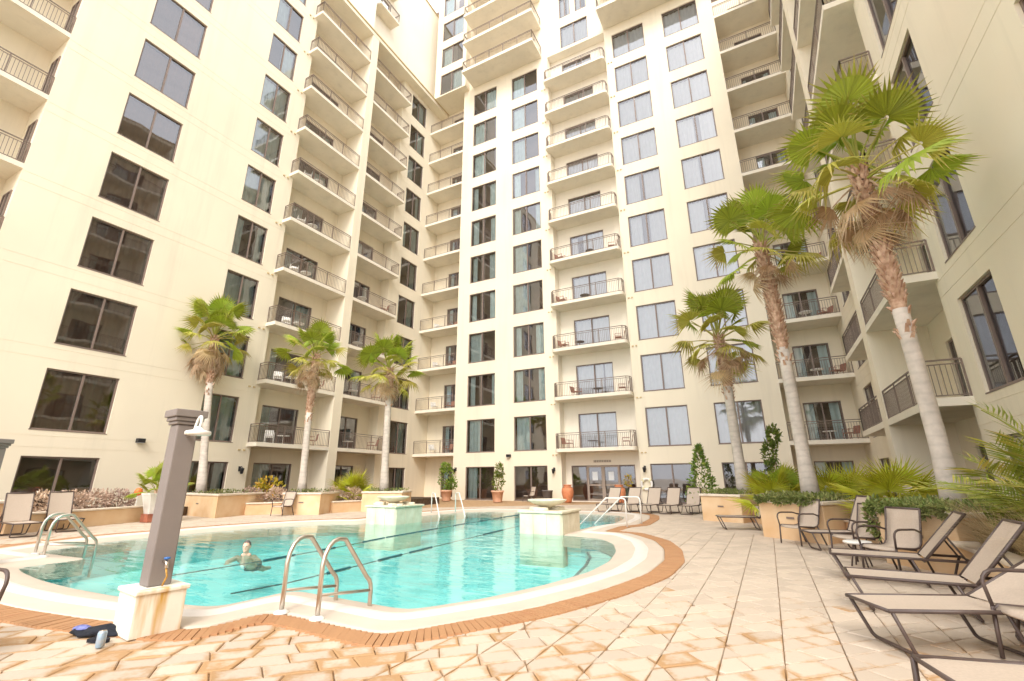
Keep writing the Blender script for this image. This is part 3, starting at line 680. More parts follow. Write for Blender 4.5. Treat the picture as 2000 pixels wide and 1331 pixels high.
# ------------------------------------------------------------------ pool furniture: handrails, fountains, shower posts
def arc(p, q, c, n=5):                      # quadratic bend through control point
    p, q, c = Vector(p), Vector(q), Vector(c); return [p*(1-t)**2+c*2*t*(1-t)+q*t*t for t in [i/n for i in range(n+1)]]
def handrail(name, base, dirv, gap, label, H=.67, run=.62, white=False, group='pool handrails'):
    """pair of bent tubes: up from the deck, over, and down into the water"""
    e = empty(name, (base[0], base[1], 0)); tag(e, label, 'handrail', group); d = Vector((*dirv, 0)).normalized(); s = Vector((-d.y, d.x, 0)); m = WHITEP if white else STEEL
    for k in (-.5, .5):
        o = s*gap*k
        pts = [o+Vector((0, 0, .0)), o+Vector((0, 0, H*.66))]+arc(o+Vector((0, 0, H*.66)), o+d*.26+Vector((0, 0, H*.97)), o+d*.03+Vector((0, 0, H*1.06)))[1:]
        pts += [o+d*run*.97+Vector((0, 0, .26))]+arc(o+d*run*.97+Vector((0, 0, .26)), o+d*(run+.06)+Vector((0, 0, .12)), o+d*(run+.06)+Vector((0, 0, .21)), 3)[1:]+[o+d*(run+.06)+Vector((0, 0, -.4))]
        MB().tube(pts, .022, 10).build('rail', m, e, True)
        MB().tube([o+Vector((0, 0, .20)), o+d*(run+.06)+Vector((0, 0, .12))], .014, 8).build('brace', m, e, True)
        MB().lathe([(.07, .0), (.07, .012), (.045, .03), (.025, .035)], 14, tuple(o)).build('foot_plate', WHITEP, e, True)
    return e
handrail('pool_handrail', (-4.05, 3.43), (-.02, 1), .48, 'steel handrail pair at the near pool corner in the foreground')
handrail('pool_handrail', (-11.14, 3.91), (.12, 1), .52, 'steel handrail pair at the left end of the pool, near the white loungers')
def long_rail(base, d, gap, label, L=1.5, H=.72):
    e = empty('pool_handrail', (base[0], base[1], 0)); tag(e, label, 'handrail', 'pool handrails'); d = Vector((*d, 0)).normalized(); s = Vector((-d.y, d.x, 0))
    for k in (-.5, .5):
        o = s*gap*k
        MB().tube([o, o+Vector((0, 0, H-.08))]+arc(o+Vector((0, 0, H-.08)), o+d*.1+Vector((0, 0, H)), o+Vector((0, 0, H)), 3)[1:]+[o+d*.55+Vector((0, 0, H)), o+d*(L-.1)+Vector((0, 0, -.02)), o+d*L+Vector((0, 0, -.1)), o+d*(L-.35)+Vector((0, 0, -.5))], .02, 8).build('rail', WHITEP, e, True)
    return e
long_rail((-11.35, 15.9), (.75, -.66), .95, 'white handrail pair sloping into the far left side of the pool')
long_rail((-3.40, 13.7), (-1, .12), 1.1, 'white handrail pair sloping into the pool beside the right stone fountain')

def fountain(x, y, w, dpt, label):
    e = empty('fountain', (x, y, 0)); tag(e, label, 'fountain', 'stone fountains in the pool')
    o = MB().box((-w/2, -dpt/2, -1.2), (w/2, dpt/2, .42)).build('pedestal', STONE, e); bevel(o, .012)
    o = MB().box((-w/2-.05, -dpt/2-.05, .42), (w/2+.05, dpt/2+.05, .475)).build('ledge', STONE, e); bevel(o, .015)
    rk = random.Random(int(x*10)); 
    for k in range(9):                     # rough capping stones
        a = rk.uniform(0, 6.28); b = MB(); n = 7; r_ = rk.uniform(.13, .2); pts = [(r_*rk.uniform(.7, 1.1)*math.cos(2*math.pi*i/n), r_*rk.uniform(.7, 1.1)*math.sin(2*math.pi*i/n)) for i in range(n)]
        b.prism(pts, 0, rk.uniform(.05, .12)); q = b.build('rock', STONE, e, loc=((rk.random()-.5)*(w-.2), (rk.random()-.5)*(dpt-.2), .47)); bevel(q, .02)
    for k in range(3):                     # facing slabs on the pool side
        o = MB().box((-w/2+.02+k*(w-.04)/3+.006, -dpt/2-.018, -.15), (-w/2+.02+(k+1)*(w-.04)/3-.006, -dpt/2+.01, .40)).build('facing_slab', STONE, e); bevel(o, .006)
        o = MB().box((w/2-.01, -dpt/2+.02+k*(dpt-.04)/3+.006, -.15), (w/2+.018, -dpt/2+.02+(k+1)*(dpt-.04)/3-.006, .40)).build('facing_slab', STONE, e); bevel(o, .006)
    bw = MB().lathe([(.10, 0), (.16, .03), (.36, .10), (.47, .16), (.50, .18), (.50, .205), (.44, .205), (.33, .15), (.12, .10)], 24).build('bowl', STONE, e, True, (-.05, -.05, .52)); 
    return e
fountain(-5.06, 11.75, 1.12, 1.25, 'square stone fountain with a shallow bowl at the right side of the pool')
fountain(-10.45, 12.05, 1.15, 1.25, 'square stone fountain with a shallow bowl at the left side of the pool')

def shower(x, y, rz, label, head=True):
    e = empty('shower_post', (x, y, 0), rz); tag(e, label, 'shower', 'shower posts')
    o = MB().box((-.195, -.185, 0), (.195, .185, .315)).build('base', BASEM, e); bevel(o, .006)
    o = MB().box((-.212, -.202, .316), (.212, .202, .352)).build('base_cap', BASEM, e); bevel(o, .01)
    o = MB().add([(-.092, -.092, .352), (.092, -.092, .352), (.092, .092, .352), (-.092, .092, .352), (-.140, -.088, 1.72), (.040, -.088, 1.72), (.040, .088, 1.72), (-.140, .088, 1.72)], [(0, 3, 2, 1), (4, 5, 6, 7), (0, 1, 5, 4), (1, 2, 6, 5), (2, 3, 7, 6), (3, 0, 4, 7)]).build('post', POSTM, e); bevel(o, .012)
    b = MB()
    for h0, h1, w in ((1.722, 1.752, .105), (1.754, 1.79, .12), (1.792, 1.86, .138)): b.box((-w-.05, -w, h0), (w-.05, w, h1))
    o = b.build('capital', POSTM, e); bevel(o, .008)
    if head:
        MB().tube([(.06, .0, 1.63), (.16, 0, 1.635), (.20, -.01, 1.64)], .018, 8).build('valve', STEEL, e, True)
        MB().tube([(.16, 0, 1.64), (.20, .0, 1.67)]+arc((.20, .0, 1.67), (.30, 0, 1.78), (.24, 0, 1.80), 5)+arc((.30, 0, 1.78), (.29, 0, 1.66), (.34, 0, 1.74), 5)[1:], .012, 8).build('pipe', WHITEP, e, True)
        MB().lathe([(.02, .03), (.045, .0), (.10, -.013), (.105, -.022), (.105, -.043), (.09, -.048)], 20, (.29, 0, 1.66)).build('shower_head', WHITEP, e, True)
        MB().tube([(.085, -.0, .55), (.15, -.0, .55), (.165, 0, .53), (.165, 0, .50)], .014, 8).build('tap', STEEL, e, True)
        MB().lathe([(.008, -.01), (.024, -.007), (.024, .007), (.008, .01)], 10, (.15, 0, .575)).build('tap_handle', BLUEP, e, True)
        MB().tube([(.165, 0, .50), (.16, .02, .43), (.15, .0, .36)], .008, 6).build('drip_pipe', mat('rusty_brass', (.55, .30, .06), .6, .3, 30), e, True)
    return e
# stone base with rust runs below the tap
def base_mat():
    m = mat('shower_base_stone', (.82, .78, .68), .75, .05, 3, .15, 40); n = m.node_tree; L = n.links.new; p = n.nodes['Principled BSDF']
    tc = n.nodes.new('ShaderNodeTexCoord'); mp = n.nodes.new('ShaderNodeMapping'); mp.inputs['Scale'].default_value = (9, 9, 1.1); L(tc.outputs['Object'], mp.inputs[0])
    nz = n.nodes.new('ShaderNodeTexNoise'); nz.inputs['Scale'].default_value = 1; nz.inputs['Detail'].default_value = 4; L(mp.outputs[0], nz.inputs['Vector'])
    sx = n.nodes.new('ShaderNodeSeparateXYZ'); L(tc.outputs['Object'], sx.inputs[0]); cr = n.nodes.new('ShaderNodeMapRange'); cr.inputs[1].default_value = .12; cr.inputs[2].default_value = .19; L(sx.outputs[0], cr.inputs[0])
    r = n.nodes.new('ShaderNodeMapRange'); r.inputs[1].default_value = .50; r.inputs[2].default_value = .72; L(nz.outputs[0], r.inputs[0])
    mu = n.nodes.new('ShaderNodeMath'); mu.operation = 'MULTIPLY'; L(r.outputs[0], mu.inputs[0]); L(cr.outputs[0], mu.inputs[1])
    mx = n.nodes.new('ShaderNodeMix'); mx.data_type = 'RGBA'; L(mu.outputs[0], mx.inputs[0]); src = p.inputs['Base Color'].links[0].from_socket; L(src, mx.inputs[6]); mx.inputs[7].default_value = (.55, .30, .03, 1); L(mx.outputs[2], p.inputs['Base Color']); return m
BASEM = base_mat()
shower(-4.84, 2.54, R(-8), 'taupe shower post on a rust-stained stone base at the near edge of the pool')
shower(-10.72, 2.90, R(8), 'taupe post with moulded capital cut off by the left edge of the picture', False)

# bag, glasses and can on the paving by the shower base
b = MB(); bm = bmesh.new(); bmesh.ops.create_icosphere(bm, subdivisions=3, radius=1)
for v in bm.verts:
    n_ = noise.noise(v.co*2.3)*.22; v.co = Vector((v.co.x*.17*(1+n_), v.co.y*.09*(1+n_), max(-.02, v.co.z*.055*(1+2*n_)+.02*math.sin(v.co.x*5))))
me = bpy.data.meshes.new('cloth_bag'); bm.to_mesh(me); bm.free(); me.polygons.foreach_set('use_smooth', [True]*len(me.polygons))
bag = link('cloth_bag', me, BLACKF, None, (-5.10, 2.30, .02), R(22)); bag.scale = (1.3, 1, .8); tag(bag, 'crumpled black cloth bag lying against the stone shower base', 'bag')
bm = bmesh.new(); bmesh.ops.create_icosphere(bm, subdivisions=2, radius=1)
for v in bm.verts: v.co = Vector((v.co.x*.055, v.co.y*.05, v.co.z*.03))*(1+.2*noise.noise(v.co*3))
me = bpy.data.meshes.new('print'); bm.to_mesh(me); bm.free(); link('folded_flap', me, mat('blue_print', (.16, .18, .42), .8, .5, 25), bag, (-.11, .0, .03))
MB().tube([(.1, .03, .03), (.16, .05, .09), (.18, .06, .13)], .02, 7).build('strap', BLACKF, bag, True)
sh = empty('sandal', (-4.86, 2.22, 0), R(20)); tag(sh, 'black sandal standing between the bag and the drink can', 'sandal')
MB().prism([(-.08, -.03), (-.02, -.036), (.05, -.032), (.085, -.01), (.085, .012), (.05, .032), (-.03, .03), (-.08, .022)], 0, .025).build('sole', BLACKF, sh); MB().tube(arc((.0, -.035, .02), (.0, .035, .02), (.02, 0, .11), 6), .013, 6).build('strap', BLACKF, sh, True)
cn = empty('drink_can', (-4.70, 2.16, 0)); tag(cn, 'small silver and pale blue drink can on the paving by the shower', 'can')
MB().lathe([(.024, 0), (.030, .008), (.030, .098), (.024, .112)], 16).build('body', mat('can_print', (.62, .66, .72), .35, .25, 35, metal=.4, c2=(.30, .48, .66)), cn, True); MB().lathe([(.024, .1125), (.022, .110), (.003, .110)], 16).build('lid', STEEL, cn, True)

# ------------------------------------------------------------------ chairs and loungers
def lounger_proto(bent=49, L=.92, name='lounger'):
    e = empty(name); w = .245; h = .30; BL = .68; a = R(bent); B = Vector((L+.02+BL*math.cos(a), 0, h+BL*math.sin(a)))
    b = MB(); n = 8                          # seat sling, slightly sagging
    def sheet(p0, p1, sag, nrm):
        b = MB(); rows = []
        for i in range(n+1):
            t = i/n
            for j in range(5):
                u = j/4; s_ = -sag*math.sin(math.pi*u)*(.5+.5*math.sin(math.pi*t)); p = p0.lerp(p1, t)+Vector((0, (u-.5)*2*(w-.015), 0))+nrm*s_; b.v.append(tuple(p))
        f = [(i*5+j, (i+1)*5+j, (i+1)*5+j+1, i*5+j+1) for i in range(n) for j in range(4)]; m_ = len(b.v); b.v += [tuple(Vector(v)-nrm*.008) for v in b.v]
        b.f = [list(q) for q in f]+[[m_+k for k in q][::-1] for q in f]; b.c = [None]*len(b.f); return b
    up_ = Vector((0, 0, 1)); nb = Vector((-math.sin(a), 0, math.cos(a)))
    sheet(Vector((.02, 0, h+.006)), Vector((L, 0, h+.006)), .012, up_).build('seat_sling', SLING, e, True)
    sheet(Vector((L+.02, 0, h+.012)), B+Vector((0, 0, .006)), .012, nb).build('back_sling', SLING, e, True)
    b = MB()
    for s in (-1, 1): b.tube([(0, s*w, h), (L+.42, s*w, h)], .016, 6)
    for x in (0, L, L+.42): b.tube([(x, -w, h-(.02 if x == L else 0)), (x, w, h-(.02 if x == L else 0))], .014, 6)
    b.build('seat_frame', BROWNM, e, True)
    b = MB()
    for s in (-1, 1): b.tube([(L+.02, s*w, h+.006), tuple(B+Vector((0, s*w, 0)))], .016, 6)
    b.tube([tuple(B+Vector((0, -w, 0))), tuple(B+Vector((0, w, 0)))], .016, 6); b.build('back_frame', BROWNM, e, True)
    for x, d in ((.02, .13), (L-.12, .12), (L+.40, -.12)):
        p = [Vector((x, -w, h)), Vector((x+d*.85, -w+.02, .04))]+arc((x+d*.85, -w+.02, .04), (x+d, -w+.06, .014), (x+d, -w+.02, .014), 3)[1:]
        MB().tube(p+[Vector((q.x, -q.y, q.z)) for q in p[::-1]], .0135, 6).build('leg', BROWNM, e, True)
    mid_ = Vector((L+.02, 0, h)).lerp(B, .52)
    for s in (-1, 1): MB().tube([tuple(mid_+Vector((0, s*(w-.03), 0))), (L+.40, s*(w-.03), h-.02)], .011, 6).build('back_support', BROWNM, e, True)
    return e
LG = {}
def lounger(x, y, deg, label, bent=49, group='sling sun loungers', s=1):
    if bent not in LG: LG[bent] = e = lounger_proto(bent)
    else: e = copy_tree(LG[bent])
    e.name = 'sun_lounger'; e.location = (x, y, 0); e.rotation_euler = (0, 0, R(deg)); e.scale = (s, s, 1); tag(e, label, 'lounger', group); return e
lounger(.58, 7.90, -4, 'sun lounger on the right, third from the camera, dry grass behind its back')
lounger(.57, 6.28, -2, 'sling sun lounger on the right, just behind the one closest to the camera', 51)
lounger(.53, 4.86, 24, 'sling sun lounger closest to the camera, turned towards the near armchair at right', 27)
lounger(.46, 10.55, 20, 'sling sun lounger between the two armchairs beside the orange planter', 62, s=.86)
lounger(-1.28, 13.75, 14, 'low sling sun lounger tucked between the two orange planters at right', 60)
for k, (x, t) in enumerate(((-5.75, 'leftmost, before the glass entrance doors'), (-4.95, 'second from the entrance, before the urn at the wall'), (-4.18, 'middle one, below the round white life ring'), (-3.47, 'fourth from the entrance, before the dark ground floor glass'), (-2.75, 'rightmost, beside the cone shaped shrub'))):
    lounger(x, 18.35, 90-10, 'far sun lounger by the building, '+t, 60, 'far row of sun loungers')
lounger(-14.95, 4.92, 176, 'white-backed sun lounger at the far left, left one of the pair by the low planter', 70, 'left pair of sun loungers')
lounger(-15.55, 5.92, 176, 'white-backed sun lounger at the far left, right one of the pair beside the pink shrubs', 70, 'left pair of sun loungers')

def chair_proto():
    e = empty('sling_armchair'); w = .235; h = .33
    prof = [(-.25, h-.02), (-.22, h+.008), (-.1, h), (.08, h-.012), (.16, h+.0), (.205, h+.05), (.25, h+.2), (.30, h+.38), (.325, h+.48)]
    b = MB(); n = len(prof)
    for y, z in prof: b.v += [(-w+.01, y, z+.004), (-w*.4, y, z-.006), (w*.4, y, z-.006), (w-.01, y, z+.004)]
    f = [[i*4+j, i*4+j+1, (i+1)*4+j+1, (i+1)*4+j] for i in range(n-1) for j in range(3)]; m_ = len(b.v); b.v += [(x, y+.003, z-.012) for x, y, z in b.v]; b.f = f+[[m_+k for k in q][::-1] for q in f]
    for i in range(n-1): b.f += [[i*4, (i+1)*4, m_+(i+1)*4, m_+i*4], [i*4+3, m_+i*4+3, m_+(i+1)*4+3, (i+1)*4+3]]
    b.f += [[0, m_, m_+1, 1], [1, m_+1, m_+2, 2], [2, m_+2, m_+3, 3]]; b.c = [None]*len(b.f); b.build('sling', SLING, e, True)
    b = MB()
    for s in (-1, 1): b.tube([(s*w, y, z) for y, z in prof], .014, 6)
    b.tube([(-w, .325, h+.48), (w, .325, h+.48)], .014, 6); b.tube([(-w, .1, h-.03), (w, .1, h-.03)], .012, 6); b.build('frame', BROWNM, e, True)
    for s in (-1, 1):
        MB().tube([(s*w, .24, h+.19), (s*(w+.03), .1, h+.23), (s*(w+.035), -.14, h+.235)]+arc((s*(w+.035), -.14, h+.235), (s*(w+.03), -.26, h+.15), (s*(w+.035), -.25, h+.235), 4)[1:]+[(s*(w+.01), -.25, h-.0)], .014, 6).build('armrest', BROWNM, e, True)
        MB().tube([(s*(w+.01), -.25, h), (s*(w+.02), -.27, .0)], .014, 6).build('leg', BROWNM, e, True)
        MB().tube([(s*w, .17, h-.0), (s*(w+.01), .30, .0)], .014, 6).build('leg', BROWNM, e, True)
    return e
CH = [None]
def chair(x, y, deg, label, m=None, s=1, group='sling armchairs on the deck'):
    if CH[0] is None: CH[0] = e = chair_proto()
    else: e = copy_tree(CH[0])
    e.name = 'sling_armchair'; e.location = (x, y, 0); e.rotation_euler = (0, 0, R(deg)); e.scale = (s, s, s); tag(e, label, 'armchair', group); return e
# deg = heading of the chair's back; the sitter looks the other way
chair(.42, 11.35, -50, 'sling armchair in front of the right orange planter, nearest the pool')
chair(1.36, 8.55, -48, 'sling armchair with tall back before the rightmost orange planter wall')
chair(1.12, 9.75, -58, 'sling armchair half hidden behind the little round table')
fs = empty('footstool', (.98, 3.40, 0), R(14)); tag(fs, 'pale sling footstool in the bottom right corner, closest thing to the camera', 'footstool')
b = MB(); n = 8
for i in range(n+1):
    for j in range(n+1): u, v = i/n-.5, j/n-.5; b.v.append((u*.78, v*.50, .325-.012*math.cos(math.pi*u)*math.cos(math.pi*v)-.03*max(0, abs(v)-.42)*8-.03*max(0, abs(u)-.46)*8))
f_ = [[i*(n+1)+j, (i+1)*(n+1)+j, (i+1)*(n+1)+j+1, i*(n+1)+j+1] for i in range(n) for j in range(n)]; m_ = len(b.v); b.v += [(x, y, z-.012) for x, y, z in b.v]; b.f = f_+[[m_+k for k in q][::-1] for q in f_]; b.c = [None]*len(b.f); b.build('sling', SLING, fs, True)
MB().tube([(-.385, -.25, .305), (.385, -.25, .305), (.385, .25, .305), (-.385, .25, .305), (-.385, -.25, .305)], .015, 6).build('frame', BROWNM, fs, True)
for x in (-.385, .385):
    for y in (-.25, .25): MB().tube([(x, y, .305), (x*1.04, y*1.05, 0)], .015, 6).build('leg', BROWNM, fs, True)
chair(1.62, 4.85, -70, 'sling armchair at the right edge behind the nearest seat, one curved arm showing')
chair(-5.42, 1.40, 90, 'dark chair cut off by the left edge, one arm end showing over the paving')
chair(-15.7, 12.05, 10, 'pale sling chair standing by the middle left planter')
chair(-12.2, 25.4, -30, 'pale sling chair in front of the dark ground floor glass, left of the entrance')
chair(-17.6, 3.8, 120, 'chair behind the far left loungers beside the tall orange block')
t = empty('side_table', (1.02, 8.95, 0)); tag(t, 'small round side table with pale top between the two right armchairs', 'table')
MB().lathe([(.0, .30), (.16, .30), (.18, .315), (.18, .33), (.165, .338), (0, .338)], 20, cap=False).build('table_top', WHITEP, t, True); 
for k in range(4): a = k*math.pi/2+.4; MB().tube([(.06*math.cos(a), .06*math.sin(a), .30), (.14*math.cos(a), .14*math.sin(a), 0)], .011, 6).build('leg', BROWNM, t, True)

# ------------------------------------------------------------------ planters and walls
CEN = lambda P: Vector((sum(p[0] for p in P)/len(P), sum(p[1] for p in P)/len(P), 0))
def planter(P, label, h=.77, vent=True, cat='planter', name='planter', group='orange stucco planters'):
    c = CEN(P); e = empty(name, c); tag(e, label, cat, group); Q = [(p[0]-c.x, p[1]-c.y) for p in P]
    o = MB().prism(Q, -.03, h-.07).build('body', PLANTER, e); bevel(o, .012)
    out = [(x*1.0+.05*x/max(.3, math.hypot(x, y)), y+.05*y/max(.3, math.hypot(x, y))) for x, y in Q]; inn = [(x*.86, y*.86) for x, y in Q]; n = len(Q)
    b = MB(); z0, z1 = h-.068, h; b.v = [(x, y, z0) for x, y in out]+[(x, y, z1) for x, y in out]+[(x, y, z1) for x, y in inn]+[(x, y, z0) for x, y in inn]
    for i in range(n):
        j = (i+1) % n; b.f += [[i, j, n+j, n+i], [n+i, n+j, 2*n+j, 2*n+i], [2*n+i, 2*n+j, 3*n+j, 3*n+i], [3*n+i, 3*n+j, j, i]]
    b.c = [None]*len(b.f); o = b.build('cap', CAPM, e); bevel(o, .012)
    MB().prism([(x*.87, y*.87) for x, y in Q], h-.065, h-.03).build('soil', SOIL, e)
    if vent:
        a, d = Vector(Q[0]), Vector(Q[1]); m_ = a.lerp(d, .5); t_ = (d-a).normalized(); nrm = Vector((t_.y, -t_.x)); ang = math.atan2(t_.y, t_.x)
        MB().box((-.09, -.012, -.02), (.09, .002, .02)).build('light_slot', FRAME, e, loc=(m_.x+nrm.x*.004, m_.y+nrm.y*.004, h*.55)).rotation_euler.z = ang
    return e
planter([(-19.9, 10.75), (-16.75, 10.25), (-17.6, 12.6), (-20.8, 12.9)], 'orange stucco planter under the tallest left palm, behind the shower post')
planter([(-16.1, 12.3), (-14.85, 12.95), (-15.9, 15.0), (-17.8, 14.2)], 'orange stucco planter under the middle one of the left palms')
planter([(-14.6, 14.8), (-13.2, 15.6), (-14.2, 17.4), (-15.9, 16.9)], 'orange stucco planter under the left palm closest to the fountain')
planter([(-1.95, 16.4), (-.8, 15.8), (-.1, 17.6), (-1.3, 18.4)], 'orange stucco planter under the shortest right palm, farthest one on the right')
planter([(-.27, 12.5), (.86, 11.5), (1.7, 13.0), (.5, 14.2)], 'orange stucco planter under the middle right palm, behind two armchairs')
planter([(1.4, 9.5), (2.1, 8.65), (3.6, 9.6), (2.9, 11.6)], 'orange stucco planter under the tallest palm at right')
planter([(-17.9, 3.2), (-16.1, 3.5), (-16.35, 4.85), (-18.2, 5.0)], 'tall orange block planter at the far left edge behind the loungers')
def low_wall(pts, label, h=.42, t=.24):
    a, c = Vector((*pts[0], 0)), Vector((*pts[1], 0)); m_ = (a+c)/2; L_ = (c-a).length; e = empty('low_wall', m_, math.atan2(c.y-a.y, c.x-a.x)); tag(e, label, 'wall', 'low planter walls')
    o = MB().box((-L_/2, -t/2, -.03), (L_/2, t/2, h-.05)).build('body', PLANTER, e); bevel(o, .01)
    o = MB().box((-L_/2-.01, -t/2-.03, h-.049), (L_/2+.01, t/2+.03, h)).build('cap', CAPM, e); bevel(o, .012); return e
low_wall([(-16.4, 4.9), (-17.9, 8.9)], 'long low orange wall below the pink shrubs at left', .46)
low_wall([(-17.2, 11.6), (-16.5, 13.2)], 'low orange wall between the first and second left planters')
low_wall([(-15.3, 13.9), (-14.9, 15.6)], 'low orange wall between the second and third left planters')
low_wall([(-.5, 16.6), (.3, 13.6)], 'low orange wall between the two farther right planters')
low_wall([(1.35, 12.3), (1.75, 10.3)], 'low orange wall joining the middle and nearest right planters')
low_wall([(2.15, 8.7), (2.05, 2.5)], 'low orange wall with pale cap running towards the camera on the right')
b = MB()
for P in ([(-21.6, 4.9), (-16.6, 4.9), (-18.0, 8.9), (-20.6, 13), (-21.6, 13)], [(-21.6, 11), (-17.4, 11.6), (-15.2, 15), (-16, 22), (-21.6, 22)], [(2.2, 2.5), (4.2, 2.5), (4.2, 13), (1.6, 12), (2.25, 8.7)], [(-.4, 16.5), (.4, 13.6), (4.2, 13), (4.2, 20), (0, 20)]): b.prism(P, -.03, .30)
tag(b.build('planting_bed', SOIL), 'dark soil of the planting beds along the building', 'soil', kind='structure')

# ------------------------------------------------------------------ palms
def fan_leaf(pl, Rb, N, span, droop, split, seed, tipmix=.8):
    """costapalmate leaf: petiole along +x, pleated blade, split drooping tips"""
    rn = random.Random(seed); b = MB(); b.cur = (.5, .35, 0)
    b.tube([(0, 0, 0), (pl*.5, 0, pl*.05), (pl, 0, 0)], [.022, .016, .011], 5)
    C = Vector((pl, 0, 0)); ri = Rb*.05; rm = Rb*split
    def at(r_, th, lift=0):
        z = -droop*(r_/Rb)**2.2*Rb*(.35+.65*abs(math.sin(th*.55)))+lift
        return C+Vector((r_*math.cos(th), r_*math.sin(th), z))
    da = span/N
    for k in range(N):
        th = -span/2+da*(k+.5); L_ = Rb*(.80+.2*math.cos(th*.6))*rn.uniform(.88, 1.05); br = rn.random()
        p0, p1, p2 = at(ri, th-da/2), at(ri, th, .004), at(ri, th+da/2)
        m0, m1, m2 = at(rm, th-da/2, -.012*Rb), at(rm, th, .018*Rb), at(rm, th+da/2, -.012*Rb)
        tp = at(L_, th+rn.uniform(-.05, .05)); tp.z -= Rb*droop*rn.uniform(.0, .5)+.05*Rb*rn.random(); tm = (m1+tp)/2+Vector((0, 0, .03*Rb))
        hw = (m2-m0)*.30; q0, q2 = (m0+m2)/2*.45+tp*.55-hw*.6, (m0+m2)/2*.45+tp*.55+hw*.6; q1 = (m1*.45+tp*.55)
        i0 = len(b.v); b.v += [tuple(v) for v in (p0, p1, p2, m0, m1, m2, q0, q1, q2, tp)]
        for f, g in (((0, 1, 4, 3), 0), ((1, 2, 5, 4), 0), ((3, 4, 7, 6), .25*br), ((4, 5, 8, 7), .25*br), ((6, 7, 9), tipmix*br), ((7, 8, 9), tipmix*br)):
            b.f.append([i0+i for i in f]); b.c.append((rn.random(), g, 0))
    me = b.mesh('leaf'); return me
GL = [fan_leaf(.78+.08*k, .62, 24, R(205+14*k), .16+.06*k, .60, 10+k, .8) for k in range(5)]
YL = [fan_leaf(.80, .58, 22, R(180+20*k), .45+.12*k, .48, 30+k, 1.0) for k in range(4)]
DL = [fan_leaf(.50, .66, 22, R(110+30*k), .30+.2*k, .36, 50+k, 1.0) for k in range(4)]
for l_, m_ in ((GL, PALMG), (YL, PALMY), (DL, PALMD)):
    for me in l_: me.materials.append(m_)
def orient(o, az, el, roll=0):
    o.rotation_euler = (Matrix.Rotation(az, 4, 'Z') @ Matrix.Rotation(-el, 4, 'Y') @ Matrix.Rotation(roll, 4, 'X')).to_euler()
def palm(base, topp, zg, crown, label, seed, ngreen=20, nyel=14, ndead=16, r0=.24, skirt=1.0, lean=None):
    """base (x,y,z0) -> crown centre; zg: height where the smooth grey trunk ends"""
    rn = random.Random(seed); B = Vector(base); T = Vector(topp); e = empty('palm_tree', B); tag(e, label, 'palm tree', 'tall fan palms')
    D = T-B; n = 14; hz = (zg-B.z)/D.z
    def cp(t): return D*t+Vector((.06*math.sin(t*3+seed), .06*math.cos(t*2.2+seed), 0))*t
    m1 = max(4, int(n*hz)); pts = [cp(hz*i/m1) for i in range(m1+1)]
    rad = [r0*(1.35-.35*min(1, i/m1*3.5))*(1-.12*i/m1) for i in range(m1+1)]
    MB().tube(pts, rad, 14).build('trunk', TRUNK, e, True)
    p2 = [cp(hz-.05+(1.05-hz)*i/8) for i in range(9)]; MB().tube(p2, [r0*.83]*6+[r0*.75, r0*.6, r0*.3], 12).build('upper_trunk', BOOT, e, True)
    b = MB(); rows = max(6, int((T.z-zg)/.085))            # split old leaf bases in a criss-cross
    for i in range(rows):
        t = hz-.09+(1.09-hz)*i/rows
        for k in range(9):
            if t < hz+.02 and rn.random() < .62: continue
            a = 2*math.pi*(k+.5*(i % 2)+rn.uniform(-.1, .1))/9; c = cp(t); d = Vector((math.cos(a), math.sin(a), 0)); s_ = Vector((-d.y, d.x, 0)); w = .035; L_ = rn.uniform(.10, .17)
            o = c+d*r0*.80; tip = o+d*rn.uniform(.05, .10)+Vector((0, 0, L_))+s_*rn.uniform(-.03, .03)
            b.add([o-s_*w, o+s_*w, tip+s_*.02, tip-s_*.02, o-d*.05+Vector((0, 0, .08))], [(0, 1, 2, 3), (1, 4, 2), (0, 3, 4)])
    q = b.build('leaf_bases', BOOT, e); tag(q, kind='stuff')
    top = D+Vector((0, 0, -.05)); ga = math.pi*(3-math.sqrt(5))
    for i in range(ngreen+nyel):
        f = i/(ngreen+nyel-1); el = R(82-112*f**1.05)+rn.uniform(-.18, .18); az = ga*i+rn.uniform(-.25, .25)
        me = rn.choice(GL) if i < ngreen*.8 or rn.random() < .3 else rn.choice(YL)
        o = link('leaf', me, None, e, top+Vector((0, 0, .12*(1-f)-.3*f))); s_ = crown*rn.uniform(.82, 1.08)*(1 if f > .2 else .92); o.scale = (s_, s_, s_); orient(o, az, el, rn.uniform(-.7, .7))
    for i in range(ndead):
        az = ga*i+rn.uniform(-.3, .3); f = i/ndead; el = R(-38-34*f+rn.uniform(-12, 12))
        o = link('dead_leaf', rn.choice(DL), None, e, top+Vector((.12*math.cos(az), .12*math.sin(az), -.20-.55*skirt*f))); s_ = crown*rn.uniform(.72, .98); o.scale = (s_, s_, s_); orient(o, az, el, rn.uniform(-.5, .5))
    return e
palm((-19.6, 11.3, .70), (-20.75, 11.3, 7.35), 5.2, 1.26, 'tall fan palm behind the shower post, leftmost in the picture', 3, 18, 13, 24, .15, 1.5)
palm((-16.7, 13.6, .70), (-16.95, 13.6, 6.55), 3.95, 1.12, 'fan palm between the leftmost palm and the short one, before the left balconies', 4, 18, 12, 14, .145, 1.3)
palm((-14.72, 16.2, .70), (-15.0, 16.2, 6.25), 4.9, 1.2, 'short bright fan palm just left of the building corner, above the left fountain', 5, 22, 12, 7, .16, .8)
palm((-.72, 17.0, .70), (-.85, 17.0, 5.95), 4.15, 1.34, 'shortest fan palm on the right side, left of the two bigger ones', 6, 15, 10, 8, .165, .9)
palm((.80, 13.0, .70), (.72, 13.0, 7.2), 4.3, 1.08, 'slim fan palm in the middle of the right group, criss-crossed trunk', 7, 16, 11, 5, .15, .7)
